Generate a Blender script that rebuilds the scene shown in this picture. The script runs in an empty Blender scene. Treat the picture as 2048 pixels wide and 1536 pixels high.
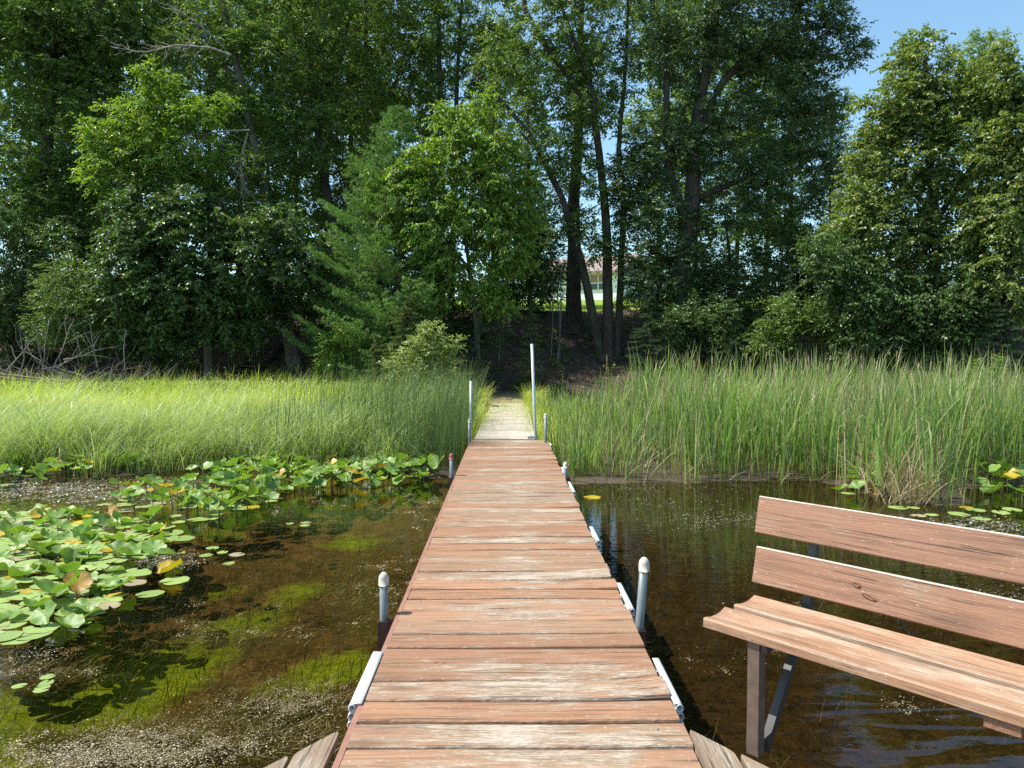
import bpy, math, random
import numpy as np
from mathutils import Vector, Matrix, Euler

# ------------------------------------------------------------------ camera, world, sun, exposure
sc = bpy.context.scene
R = math.radians
FPX, CX, CY = 1480.0, 1024.0, 768.0
EYE = Vector((0.0, 0.0, 1.75))
cam_d = bpy.data.cameras.new("camera"); cam = bpy.data.objects.new("camera", cam_d)
sc.collection.objects.link(cam)
cam.location = EYE
cam.rotation_euler = (R(90 - 2.32), 0, R(-0.426))
cam_d.sensor_width = 36.0; cam_d.lens = FPX / 2048 * 36.0
cam_d.clip_start = 0.05; cam_d.clip_end = 2000
sc.camera = cam

SUN_EL, SUN_AZ = R(57), R(4)            # azimuth measured from -X towards +Y
sun_dir = Vector((-math.cos(SUN_EL) * math.cos(SUN_AZ), math.cos(SUN_EL) * math.sin(SUN_AZ), math.sin(SUN_EL)))
w = bpy.data.worlds.new("World"); sc.world = w; w.use_nodes = True
wn = w.node_tree; wn.nodes.clear()
sky = wn.nodes.new('ShaderNodeTexSky'); sky.sky_type = 'NISHITA'; sky.sun_disc = False
sky.sun_elevation = SUN_EL
sky.sun_rotation = math.atan2(sun_dir.x, sun_dir.y)
sky.air_density = 1.0; sky.dust_density = 1.0; sky.ozone_density = .15
bg = wn.nodes.new('ShaderNodeBackground'); bg.inputs['Strength'].default_value = 0.125
wo = wn.nodes.new('ShaderNodeOutputWorld')
tint = wn.nodes.new('ShaderNodeMix'); tint.data_type = 'RGBA'; tint.blend_type = 'MULTIPLY'; tint.inputs[0].default_value = 1; tint.inputs[7].default_value = (.92, 1.12, 1.10, 1)
wn.links.new(sky.outputs[0], tint.inputs[6]); wn.links.new(tint.outputs[2], bg.inputs[0]); wn.links.new(bg.outputs[0], wo.inputs[0])
sl = bpy.data.lights.new("sun", 'SUN'); sl.energy = 5.0; sl.angle = R(0.5); sl.color = (1.0, 0.95, 0.85)
so = bpy.data.objects.new("sun", sl); sc.collection.objects.link(so)
so.rotation_euler = sun_dir.to_track_quat('Z', 'Y').to_euler(); so.location = sun_dir * 60
vs = sc.view_settings
vs.view_transform = 'Standard'; vs.look = 'None'; vs.gamma = 1; vs.use_curve_mapping = False
vs.exposure = 0.82
cy = sc.cycles
cy.max_bounces = 6; cy.diffuse_bounces = 3; cy.glossy_bounces = 3; cy.transmission_bounces = 3
cy.transparent_max_bounces = 8; cy.caustics_reflective = False; cy.caustics_refractive = False
cy.sample_clamp_indirect = 4.0
cy.use_denoising = False

# ------------------------------------------------------------------ helpers
rng = np.random.default_rng(7)
random.seed(7)
COL = sc.collection
CAMR = cam.rotation_euler.to_matrix()

def ray(px, py):
    return CAMR @ Vector(((px - CX) / FPX, -(py - CY) / FPX, -1.0))
def P(px, py, Y):
    """point on the ray of a photo pixel at distance Y along the dock"""
    d = ray(px, py); return EYE + d * ((Y - EYE.y) / d.y)
def G(px, py, z=0.0):
    d = ray(px, py); return EYE + d * ((z - EYE.z) / d.z)

def tag(o, label=None, cat=None, group=None, kind=None):
    if label: o['label'] = label
    if cat: o['category'] = cat
    if group: o['group'] = group
    if kind: o['kind'] = kind
    return o
def empty(name, loc, label=None, cat=None, group=None, rz=0.0):
    o = bpy.data.objects.new(name, None); COL.objects.link(o)
    o.location = loc; o.rotation_euler = (0, 0, rz); o.empty_display_size = 0.1
    return tag(o, label, cat, group)
def link(name, me, parent=None, loc=None):
    o = bpy.data.objects.new(name, me); COL.objects.link(o)
    if parent: o.parent = parent
    if loc is not None: o.location = loc
    return o

class MB:
    """collects pieces; build() links them as ONE mesh object"""
    def __init__(s): s.V = []; s.F = []; s.n = 0; s.T = []
    def add(s, V, F, t=None):
        V = np.asarray(V, dtype=np.float64).reshape(-1, 3); F = np.asarray(F, dtype=np.int64)
        s.V.append(V); s.F.append(F + s.n); s.n += len(V)
        s.T.append(np.zeros(len(V)) if t is None else np.asarray(t, dtype=np.float64).ravel())
        return s
    def box(s, c, size, rot=None):
        h = np.array(size) / 2
        v = np.array([[x, y, z] for x in (-1, 1) for y in (-1, 1) for z in (-1, 1)]) * h
        if rot is not None: v = v @ np.array(rot.to_3x3()).T if hasattr(rot, 'to_3x3') else v @ np.array(rot).T
        f = [[0, 1, 3, 2], [4, 6, 7, 5], [0, 4, 5, 1], [2, 3, 7, 6], [0, 2, 6, 4], [1, 5, 7, 3]]
        return s.add(v + np.array(c), f)
    def tube(s, pts, rad, n=6, cap=True):
        pts = np.array([tuple(p) for p in pts], dtype=float); m = len(pts)
        rad = np.broadcast_to(np.asarray(rad, dtype=float), (m,))
        tg = np.gradient(pts, axis=0); tg /= np.linalg.norm(tg, axis=1, keepdims=True) + 1e-9
        up = np.where(np.abs(tg[:, 2:3]) > .9, [[1., 0, 0]], [[0, 0, 1.]])
        if np.abs(tg[:, 2]).mean() > .6: up = np.tile([[1., 0, 0]], (m, 1))
        a = np.cross(tg, up); a /= np.linalg.norm(a, axis=1, keepdims=True) + 1e-9
        b = np.cross(tg, a)
        th = np.arange(n) / n * 2 * math.pi
        V = pts[:, None, :] + rad[:, None, None] * (a[:, None, :] * np.cos(th)[None, :, None] + b[:, None, :] * np.sin(th)[None, :, None])
        V = V.reshape(-1, 3)
        i = np.arange(m - 1)[:, None] * n; j = np.arange(n)[None, :]; k = (j + 1) % n
        F = np.stack([i + j, i + k, i + n + k, i + n + j], -1).reshape(-1, 4)
        s.add(V, F)
        if cap and n >= 3:
            for e, base in ((0, 0), (m - 1, (m - 1) * n)):
                c = s.n; s.add(pts[e:e + 1], np.zeros((0, 3), int))
                o = c - m * n if e == 0 else c - m * n - 1
                tri = [[c - s.n + (o + base + q) - c + s.n, 0, 0] for q in range(0)]
                idx = np.array([[o + base + q, o + base + (q + 1) % n, c] for q in range(n)])
                s.F.append(idx)
        return s
    def prism(s, poly, axis0, axis1, up, org, depth):
        """polygon (u,v) in axes axis0/axis1, extruded along up by depth, from org"""
        poly = np.array(poly, float); n = len(poly)
        a0, a1, u, o = (np.array(tuple(q), float) for q in (axis0, axis1, up, org))
        A = o + poly[:, :1] * a0 + poly[:, 1:] * a1; B = A + u * depth
        V = np.vstack([A, B, A.mean(0)[None], B.mean(0)[None]])
        F = [[i, (i + 1) % n, n + (i + 1) % n, n + i] for i in range(n)]
        s.add(V, F)
        b = s.n - len(V)
        s.F.append(np.array([[b + (i + 1) % n, b + i, b + 2 * n] for i in range(n)] + [[b + n + i, b + n + (i + 1) % n, b + 2 * n + 1] for i in range(n)]))
        return s
    def mesh(s, name, mat, smooth=False, attr=False):
        me = bpy.data.meshes.new(name)
        V = np.vstack(s.V); fl = [f for f in s.F if len(f)]
        me.vertices.add(len(V)); me.vertices.foreach_set('co', V.ravel().astype(np.float32))
        loops = np.concatenate([f.ravel() for f in fl])
        sizes = np.concatenate([np.full(len(f), f.shape[1]) for f in fl])
        starts = np.concatenate([[0], np.cumsum(sizes)[:-1]])
        me.loops.add(len(loops)); me.loops.foreach_set('vertex_index', loops.astype(np.int32))
        me.polygons.add(len(sizes)); me.polygons.foreach_set('loop_start', starts.astype(np.int32))
        me.polygons.foreach_set('use_smooth', np.full(len(sizes), smooth))
        if attr:
            at = me.attributes.new('t', 'FLOAT', 'POINT'); at.data.foreach_set('value', np.concatenate(s.T).astype(np.float32))
        me.update(calc_edges=True); me.validate()
        if mat: me.materials.append(mat)
        return me
    def build(s, name, mat, parent=None, smooth=False, attr=False, origin=None):
        if origin is not None: s.V = [v - np.array(tuple(origin)) for v in s.V]
        return link(name, s.mesh(name, mat, smooth, attr), parent)

def nrm(a): return a / (np.linalg.norm(a, axis=-1, keepdims=True) + 1e-9)

# ------------------------------------------------------------------ node helpers
class NT:
    def __init__(s, name):
        s.m = bpy.data.materials.new(name); s.m.use_nodes = True
        s.t = s.m.node_tree; s.t.nodes.clear(); s.out = s.t.nodes.new('ShaderNodeOutputMaterial')
    def n(s, ty, **kw):
        nd = s.t.nodes.new('ShaderNode' + ty)
        for k, v in kw.items():
            if k in nd.bl_rna.properties and k not in ('inputs',): setattr(nd, k, v)
        return nd
    def set(s, sock, v):
        if hasattr(v, 'is_linked') or isinstance(v, bpy.types.NodeSocket): s.t.links.new(v, sock)
        else:
            if hasattr(sock.default_value, '__len__') and not hasattr(v, '__len__'): v = [v] * len(sock.default_value)
            if hasattr(v, '__len__') and len(sock.default_value) == 4 and len(v) == 3: v = (*v, 1)
            sock.default_value = v
    def math(s, op, a, b=0.0, clamp=False):
        nd = s.n('Math', operation=op); nd.use_clamp = clamp; s.set(nd.inputs[0], a); s.set(nd.inputs[1], b); return nd.outputs[0]
    def mix(s, f, a, b, blend='MIX'):
        nd = s.n('Mix'); nd.data_type = 'RGBA'; nd.blend_type = blend
        s.set(nd.inputs[0], f); s.set(nd.inputs[6], a); s.set(nd.inputs[7], b); return nd.outputs[2]
    def ramp(s, f, stops):
        nd = s.n('ValToRGB'); el = nd.color_ramp.elements
        while len(el) < len(stops): el.new(.5)
        for e, (p, c) in zip(el, stops):
            e.position = p; e.color = (*c, 1) if hasattr(c, '__len__') else (c, c, c, 1)
        s.set(nd.inputs[0], f); return nd.outputs[0]
    def coord(s, kind='Object', scale=(1, 1, 1), off=None):
        tc = s.n('TexCoord'); mp = s.n('Mapping'); s.t.links.new(tc.outputs[kind], mp.inputs[0])
        mp.inputs[3].default_value = scale
        if off is not None: s.set(mp.inputs[1], off)
        return mp.outputs[0]
    def noise(s, vec, scale=1, detail=4, rough=.55, dist=0):
        nd = s.n('TexNoise'); s.t.links.new(vec, nd.inputs['Vector'])
        nd.inputs['Scale'].default_value = scale; nd.inputs['Detail'].default_value = detail
        nd.inputs['Roughness'].default_value = rough; nd.inputs['Distortion'].default_value = dist
        return nd.outputs[0]
    def xyz(s, vec):
        nd = s.n('SeparateXYZ'); s.t.links.new(vec, nd.inputs[0]); return nd.outputs
    def island(s): return s.n('NewGeometry').outputs['Random Per Island']
    def bump(s, h, strength=.3, dist=.01, normal=None):
        nd = s.n('Bump'); s.set(nd.inputs['Height'], h); s.set(nd.inputs['Strength'], strength); s.set(nd.inputs['Distance'], dist)
        if normal is not None: s.t.links.new(normal, nd.inputs['Normal'])
        return nd.outputs[0]
    def pbsdf(s, col, rough=.6, metal=0, spec=.5, normal=None):
        nd = s.n('BsdfPrincipled'); s.set(nd.inputs['Base Color'], col); s.set(nd.inputs['Roughness'], rough)
        s.set(nd.inputs['Metallic'], metal); s.set(nd.inputs['Specular IOR Level'], spec)
        if normal is not None: s.t.links.new(normal, nd.inputs['Normal'])
        return nd.outputs[0]
    def mixs(s, f, a, b):
        nd = s.n('MixShader'); s.set(nd.inputs[0], f); s.t.links.new(a, nd.inputs[1]); s.t.links.new(b, nd.inputs[2]); return nd.outputs[0]
    def done(s, sh): s.t.links.new(sh, s.out.inputs[0]); return s.m

def leaf_mat(name, dark, mid, light, trans=.35, rough=.42, spec=.5, nscale=.7, tr_gain=1.0):
    t = NT(name); isl = t.island()
    c = t.ramp(isl, [(0, dark), (.5, mid), (.85, light), (1, tuple(min(1, q * 1.45) for q in light))])  # lightest random leaves imitate sunlit sparkle in their colour
    nz = t.noise(t.coord('Object'), nscale, 2)
    c = t.mix(t.ramp(nz, [(.35, 0), (.7, .6)]), c, tuple(min(1, q * 1.25) for q in mid))
    pb = t.pbsdf(c, rough, 0, spec)
    tl = t.n('BsdfTranslucent'); t.set(tl.inputs[0], t.mix(1, c, (1.25 * tr_gain, 1.35 * tr_gain, .45 * tr_gain), 'MULTIPLY'))
    return t.done(t.mixs(trans, pb, tl.outputs[0]))

def blade_mat(name, base, mid, tip, alt, trans=.4, rough=.5, spec=.4, tipstart=.85):
    t = NT(name)
    at = t.n('Attribute'); at.attribute_name = 't'
    c = t.ramp(at.outputs['Fac'], [(0, base), (.3, mid), (tipstart, mid), (1, tip)])
    isl = t.island()
    pn = t.noise(t.coord('Object'), .9, 3, .6)
    c = t.mix(t.ramp(pn, [(.42, 0), (.62, .6)]), c, t.mix(1, c, (.62, .72, .6), 'MULTIPLY'))
    c = t.mix(t.ramp(isl, [(.45, 0), (1, .85)]), c, alt)
    c = t.mix(t.ramp(t.math('FRACT', t.math('MULTIPLY', isl, 17.3)), [(0, .55), (1, 0)]), c, tuple(q * .5 for q in mid))
    pb = t.pbsdf(c, rough, 0, spec)
    tl = t.n('BsdfTranslucent'); t.set(tl.inputs[0], t.mix(1, c, (1.2, 1.3, .6), 'MULTIPLY'))
    return t.done(t.mixs(trans, pb, tl.outputs[0]))

def plain_mat(name, c1, c2, rough=.6, metal=0, scale=8, spec=.5, bumpd=0, stretch=(1, 1, 1)):
    t = NT(name); v = t.coord('Object', stretch); nz = t.noise(v, scale, 5, .6)
    c = t.mix(t.ramp(nz, [(.3, 0), (.7, 1)]), c1, c2)
    nm = t.bump(nz, .6, bumpd) if bumpd else None
    return t.done(t.pbsdf(c, rough, metal, spec, nm))

def bark_mat(name, c1, c2):
    t = NT(name); v = t.coord('Object', (1, 1, .18)); n1 = t.noise(v, 14, 6, .65, .4); n2 = t.noise(t.coord('Object'), 2.5, 3)
    c = t.mix(t.ramp(n1, [(.35, 0), (.65, 1)]), c1, c2)
    c = t.mix(t.ramp(n2, [(.5, 0), (.75, .5)]), c, (.09, .11, .06))
    return t.done(t.pbsdf(c, .9, 0, .2, t.bump(n1, .9, .04)))

def wood_mat(name, paint, bare, pale, wear=.5, axis='X', palew=.5, midwear=False, fine=1.0, gloss=.55, topwear=0):
    """weathered painted board: grain along axis, paint worn to bare and chalky wood; every board its own"""
    t = NT(name); isl = t.island()
    cmb = t.n('CombineXYZ'); t.set(cmb.inputs[0], t.math('MULTIPLY', isl, 37.)); t.set(cmb.inputs[1], t.math('MULTIPLY', isl, 91.)); t.set(cmb.inputs[2], t.math('MULTIPLY', isl, 53.))
    off = cmb.outputs[0]
    def sv(l, a, b=None):
        b = a if b is None else b
        return t.coord('Object', (l, a, b) if axis == 'X' else (a, l, b), off)
    grain = t.noise(sv(1.1, 26), 2.2, 6, .62, 1.2)
    fineg = t.noise(sv(5, 150), 1.6, 5, .7, .3)
    patch = t.noise(sv(1.9, 9), 1.3, 6, .68, .6)
    speck = t.noise(sv(16, 60), 2.2, 4, .75)
    isl2 = t.math('FRACT', t.math('MULTIPLY', isl, 7.77))
    pc = t.mix(isl, tuple(q * .8 for q in paint), tuple(min(1, q * 1.16) for q in paint))
    pc = t.mix(t.ramp(grain, [(.36, .85), (.56, 0)]), pc, tuple(q * .56 for q in paint))
    wv = t.math('ADD', patch, t.math('MULTIPLY', t.math('SUBTRACT', isl2, .5), .22))
    if midwear:
        x = t.xyz(t.coord('Object'))[0]
        g = t.math('SUBTRACT', 1, t.math('MULTIPLY', t.math('ABSOLUTE', t.math('SUBTRACT', x, .08)), 1.75))
        wv = t.math('ADD', wv, t.math('MULTIPLY', t.math('SUBTRACT', g, .45), .12))
    bw = t.ramp(t.math('ADD', wv, t.math('MULTIPLY', t.math('SUBTRACT', fineg, .5), .45)), [(.60 - .2 * wear, 0), (.72 - .2 * wear, 1)])
    bc = t.mix(t.ramp(fineg, [(.36, 0), (.62, 1)]), tuple(q * .55 for q in bare), bare)
    isl3 = t.math('FRACT', t.math('MULTIPLY', isl, 23.1)); bw = t.math('MAXIMUM', bw, t.ramp(isl3, [(.5, 0), (.95, .75)]))
    c = t.mix(t.math('MULTIPLY', bw, .8), pc, bc)
    pw = t.ramp(t.math('ADD', t.math('ADD', t.math('MULTIPLY', wv, .55), t.math('MULTIPLY', fineg, .45)), t.math('MULTIPLY', speck, .35)), [(.80 - .14 * palew, 0), (.90 - .14 * palew, 1)])
    c = t.mix(t.math('MULTIPLY', pw, .56), c, pale)
    sp2 = t.ramp(t.noise(sv(34, 120), 1.4 * fine, 3, .6), [(.66, 0), (.70, .8)])
    c = t.mix(sp2, c, pale)
    # knots
    vo = t.n('TexVoronoi'); t.t.links.new(sv(1.7, 7), vo.inputs['Vector']); vo.inputs['Scale'].default_value = 1.0
    kn = t.ramp(vo.outputs['Distance'], [(.06, 1), (.15, .45), (.24, 0)])
    c = t.mix(t.math('MULTIPLY', kn, .6), c, tuple(q * .35 for q in paint))
    crack = t.ramp(t.noise(sv(1.4, 55), 1.5, 3, .5, .6), [(.32, 1), (.36, 0)])
    c = t.mix(t.math('MULTIPLY', crack, .75), c, (.05, .035, .025))
    if topwear:
        nz = t.xyz(t.n('NewGeometry').outputs['Normal'])[2]
        c = t.mix(t.math('MULTIPLY', t.ramp(t.math('ADD', nz, t.math('MULTIPLY', t.math('SUBTRACT', patch, .5), .8)), [(.6, 0), (.8, 1)]), topwear), c, pale)
    h = t.math('ADD', t.math('MULTIPLY', grain, .5), t.math('SUBTRACT', fineg, t.math('MULTIPLY', crack, 1.2)))
    return t.done(t.pbsdf(c, gloss, 0, .35, t.bump(h, .55, .004)))

# ------------------------------------------------------------------ materials
M = {}
M['deck'] = wood_mat('deck_paint', (.325, .172, .10), (.28, .22, .155), (.56, .49, .41), wear=.60, palew=.62, midwear=True)
M['bench'] = wood_mat('bench_paint', (.275, .140, .085), (.31, .20, .13), (.50, .43, .37), wear=.3, palew=.1, fine=1.3, topwear=.85)
M['seat'] = wood_mat('seat_paint', (.33, .185, .11), (.43, .31, .22), (.58, .50, .43), wear=.62, palew=.3)
M['knot'] = plain_mat('knot_wood', (.13, .06, .035), (.30, .16, .10), .6, 0, 60)
M['grey'] = wood_mat('grey_boards', (.50, .43, .36), (.46, .42, .37), (.80, .76, .70), wear=.5, palew=.75)
M['corner'] = wood_mat('corner_boards', (.23, .165, .115), (.31, .25, .19), (.48, .42, .36), wear=.8, palew=.6, axis='Y')
M['redmetal'] = plain_mat('red_frame', (.22, .105, .075), (.29, .15, .11), .55, 0, 14)
M['brownmetal'] = plain_mat('brown_sleeve', (.055, .025, .02), (.11, .045, .035), .45, 0, 20)
M['galv'] = plain_mat('galvanised', (.13, .155, .17), (.20, .225, .24), .5, .25, 9, bumpd=.001)
M['galvpale'] = plain_mat('galvanised_pale', (.34, .40, .44), (.44, .49, .52), .45, .3, 9)
M['cap'] = plain_mat('chalky_cap', (.62, .56, .46), (.36, .33, .28), .7, 0, 24)
M['redcap'] = plain_mat('red_cap', (.30, .07, .05), (.2, .06, .05), .6, 0, 24)
M['white'] = plain_mat('white_vinyl', (.76, .76, .76), (.66, .66, .66), .4, 0, 6)
M['blackmetal'] = plain_mat('bench_steel', (.016, .015, .016), (.035, .028, .025), .42, 0, 16)
M['brownsteel'] = plain_mat('bench_steel_brown', (.075, .048, .036), (.13, .09, .07), .5, 0, 22)  # front legs: browner steel than the other bars
M['bark'] = bark_mat('bark_dark', (.045, .036, .028), (.12, .098, .078))
M['bark2'] = bark_mat('bark_grey', (.13, .115, .10), (.30, .275, .24))
M['barkpale'] = bark_mat('bark_pale', (.24, .225, .20), (.46, .44, .40))
M['dead'] = plain_mat('dead_wood', (.20, .17, .15), (.40, .36, .33), .85, 0, 5)
M['brush'] = plain_mat('brush_wood', (.09, .075, .065), (.27, .24, .22), .85, 0, 3)
M['stair'] = plain_mat('stair_wood', (.10, .075, .05), (.19, .15, .11), .8, 0, 6)

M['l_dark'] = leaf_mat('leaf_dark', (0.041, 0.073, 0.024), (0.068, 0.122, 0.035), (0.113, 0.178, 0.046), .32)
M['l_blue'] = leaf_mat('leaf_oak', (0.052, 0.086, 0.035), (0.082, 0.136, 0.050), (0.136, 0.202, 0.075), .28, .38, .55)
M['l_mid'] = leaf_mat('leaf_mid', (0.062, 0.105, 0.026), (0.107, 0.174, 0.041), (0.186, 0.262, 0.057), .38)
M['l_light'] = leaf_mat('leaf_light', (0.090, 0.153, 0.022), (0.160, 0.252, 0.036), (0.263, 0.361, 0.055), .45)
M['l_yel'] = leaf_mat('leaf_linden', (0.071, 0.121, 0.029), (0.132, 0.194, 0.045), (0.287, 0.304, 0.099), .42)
M['l_backlit'] = leaf_mat('leaf_backlit', (.075, .125, .034), (.13, .20, .055), (.21, .28, .09), .5)  # paler green: sun from above and behind put into the leaf colour
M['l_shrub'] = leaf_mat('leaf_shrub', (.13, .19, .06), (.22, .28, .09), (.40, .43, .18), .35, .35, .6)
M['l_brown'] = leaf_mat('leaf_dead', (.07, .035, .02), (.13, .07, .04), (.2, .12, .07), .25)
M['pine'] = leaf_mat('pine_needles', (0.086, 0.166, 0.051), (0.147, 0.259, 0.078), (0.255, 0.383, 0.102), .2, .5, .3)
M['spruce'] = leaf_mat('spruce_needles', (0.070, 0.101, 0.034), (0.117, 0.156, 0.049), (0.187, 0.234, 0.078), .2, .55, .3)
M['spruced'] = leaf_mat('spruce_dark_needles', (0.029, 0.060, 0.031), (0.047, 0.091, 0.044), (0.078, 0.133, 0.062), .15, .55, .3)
M['sedge'] = blade_mat('sedge_blades', (.22, .25, .05), (.33, .42, .12), (.62, .66, .42), (.54, .60, .33), .40, .42, .5, .55)
M['meadow'] = blade_mat('meadow_blades', (.24, .28, .04), (.50, .58, .09), (.68, .70, .20), (.62, .64, .13), .48, .45, .5, .7)
M['rush'] = blade_mat('rush_stems', (.24, .23, .07), (.105, .18, .055), (.19, .20, .08), (.18, .25, .08), .25, .42, .5)
M['cattail'] = blade_mat('cattail_blades', (.38, .35, .10), (.21, .35, .075), (.60, .51, .32), (.40, .48, .16), .42, .42, .5, .74)
M['straw'] = blade_mat('straw_blades', (.22, .16, .08), (.46, .37, .23), (.55, .46, .32), (.35, .27, .15), .25, .6)
M['herb'] = leaf_mat('herb_leaf', (.10, .16, .04), (.19, .27, .07), (.34, .42, .16), .4)
M['weedleaf'] = leaf_mat('weed_green', (.03, .075, .02), (.06, .13, .03), (.10, .2, .05), .4)
M['straw2'] = plain_mat('seed_head_tan', (.30, .20, .11), (.45, .34, .20), .8, 0, 6)
M['litter'] = leaf_mat('leaf_litter_mat', (.05, .034, .024), (.10, .07, .05), (.22, .17, .12), .05, .7, .3)

def pad_mat(name, c1, c2, edge, rough=.44, trans=.30):
    t = NT(name); at = t.n('Attribute'); at.attribute_name = 't'
    oi = t.n('ObjectInfo'); rnd = oi.outputs['Random']
    v = t.coord('Object'); nz = t.noise(v, 9, 4, .6)
    c = t.mix(t.ramp(nz, [(.35, 0), (.7, 1)]), c1, c2)
    c = t.mix(t.math('MULTIPLY', rnd, .55), c, tuple(q * .62 for q in c1))
    xy = t.xyz(v); ang = t.math('ARCTAN2', xy[1], xy[0])
    vein = t.ramp(t.math('ABSOLUTE', t.math('SINE', t.math('MULTIPLY', ang, 9))), [(0, 1), (.12, 0)])
    c = t.mix(t.math('MULTIPLY', vein, .35), c, tuple(min(1, q * 1.7) for q in c2))
    en = t.math('ADD', at.outputs['Fac'], t.math('MULTIPLY', t.math('SUBTRACT', nz, .5), .5))
    c = t.mix(t.ramp(en, [(.86, 0), (1.0, .9)]), c, edge)
    bm = t.bump(t.math('ADD', vein, nz), .35, .006)
    pb = t.pbsdf(c, rough, 0, .42, bm)
    tl = t.n('BsdfTranslucent'); t.set(tl.inputs[0], t.mix(1, c, (1.3, 1.4, .4), 'MULTIPLY'))
    return t.done(t.mixs(trans, pb, tl.outputs[0]))
M['pad'] = pad_mat('pad_green', (.135, .25, .05), (.215, .345, .085), (.27, .31, .05))
M['padflat'] = pad_mat('pad_flat_green', (.235, .34, .10), (.32, .42, .145), (.26, .28, .08), .35, .12)
M['padyel'] = pad_mat('pad_yellow', (.42, .34, .03), (.55, .38, .04), (.28, .15, .03), .4, .25)
M['padbrown'] = pad_mat('pad_brown', (.30, .18, .03), (.46, .26, .05), (.14, .07, .03), .5, .2)
M['padolive'] = pad_mat('pad_olive', (.26, .22, .13), (.35, .30, .19), (.2, .14, .08), .45, .1)
M['stalk'] = plain_mat('pad_stalk', (.10, .12, .03), (.17, .16, .05), .5, 0, 10)

# ground: mud at the water, leaf-strewn bank, lawn on the plateau
t = NT('ground_mat'); v = t.coord('Object'); z = t.xyz(v)[2]; y = t.xyz(v)[1]
n1 = t.noise(v, 3, 6, .65); n2 = t.noise(v, 22, 4, .6); n3 = t.noise(v, .4, 3)
mud = t.mix(n2, (.045, .035, .024), (.12, .095, .065))
lit = t.mix(t.ramp(n2, [(.35, 0), (.68, 1)]), (.038, .027, .02), (.13, .095, .07))
gr = t.mix(n2, (.12, .20, .03), (.24, .33, .06))
c = t.mix(t.ramp(t.math('ADD', t.math('MULTIPLY', y, 1.0), t.math('MULTIPLY', n3, 2)), [(0, 0), (1, 1)]), mud, lit)
yy = t.math('ADD', y, t.math('MULTIPLY', n1, .8))
c = t.mix(t.math('MULTIPLY', t.math('SUBTRACT', yy, 21.0), .8, True), mud, lit)
c = t.mix(t.math('MULTIPLY', t.math('SUBTRACT', yy, 30.8), 1.2, True), c, gr)
x = t.xyz(v)[0]
pm = t.math('MULTIPLY', t.math('MULTIPLY', t.math('SUBTRACT', 1.9, t.math('ADD', t.math('ABSOLUTE', t.math('SUBTRACT', x, .2)), t.math('MULTIPLY', n1, .8))), 1.6, True), t.math('MULTIPLY', t.math('SUBTRACT', 23.0, yy), .8, True))
c = t.mix(t.math('MULTIPLY', pm, t.math('MULTIPLY', t.math('SUBTRACT', y, 16), 1, True)), c, t.mix(n2, (.20, .165, .09), (.42, .37, .22)))
M['ground'] = t.done(t.pbsdf(c, .9, 0, .2, t.bump(t.math('ADD', n1, n2), .8, .05)))

# pond bed: brown muck, drifted bands of green thread algae, pale crumbs
t = NT('pond_bed_mat'); v = t.coord('Object')
rot = t.n('Mapping'); rot.vector_type = 'POINT'; tc = t.n('TexCoord'); t.t.links.new(tc.outputs['Object'], rot.inputs[0])
rot.inputs[2].default_value = (0, 0, R(-38)); rot.inputs[3].default_value = (.35, 1, 1)
wp = t.noise(v, 1.2, 3); 
nA = t.noise(rot.outputs[0], .85, 3, .5, .6); nB = t.noise(v, 6, 7, .72, .8); nC = t.noise(v, 45, 4, .7)
x_ = t.xyz(v)[0]
br = t.mix(t.ramp(nB, [(.33, 0), (.66, 1)]), (.035, .024, .011), (.23, .15, .066))
br = t.mix(t.ramp(nC, [(.5, 0), (.72, .45)]), br, (.46, .35, .19))
gm = t.ramp(t.math('SUBTRACT', t.math('ADD', nA, t.math('MULTIPLY', t.math('SUBTRACT', nB, .5), .35)), t.math('MULTIPLY', t.math('ADD', x_, .4), .10, False)), [(.585, 0), (.70, 1)])
gp = 0.0
for px, py, r_ in ((60, 1470, .30), (150, 1425, .26), (250, 1375, .26), (330, 1320, .26), (420, 1270, .26), (520, 1225, .22), (640, 1340, .24), (560, 1375, .16), (690, 1300, .18), (600, 1180, .2), (20, 1390, .2), (430, 1180, .2), (840, 1000, .5), (700, 1080, .3)):
    q = G(px, py, -.42); vd = t.n('VectorMath', operation='DISTANCE'); t.t.links.new(v, vd.inputs[0]); vd.inputs[1].default_value = (q.x, q.y, -.42)
    gp = t.math('ADD', gp, t.math('MULTIPLY', t.math('SUBTRACT', 1.0, t.math('MULTIPLY', vd.outputs['Value'], .42 / r_)), 1.0, True))
gm = t.ramp(t.math('ADD', t.math('ADD', gp, t.math('MULTIPLY', t.math('SUBTRACT', nA, .5), 1.3)), t.math('MULTIPLY', t.math('SUBTRACT', nB, .5), .9)), [(.42, 0), (.95, .95)])
left = t.math('MULTIPLY', t.math('SUBTRACT', .2, x_), 1.2, True)
br = t.mix(t.math('MULTIPLY', t.math('ADD', x_, .2), 1.2, True), br, t.mix(1, br, (.36, .33, .31), 'MULTIPLY'))
gcol = t.mix(t.ramp(nB, [(.3, 0), (.7, 1)]), (.16, .26, .012), (.36, .52, .025))
c = t.mix(t.math('MULTIPLY', t.math('MULTIPLY', gm, left), .9), br, gcol)
M['bed'] = t.done(t.pbsdf(c, .9, 0, .1, t.bump(t.math('ADD', nB, t.math('MULTIPLY', nC, .2)), .8, .06)))

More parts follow.
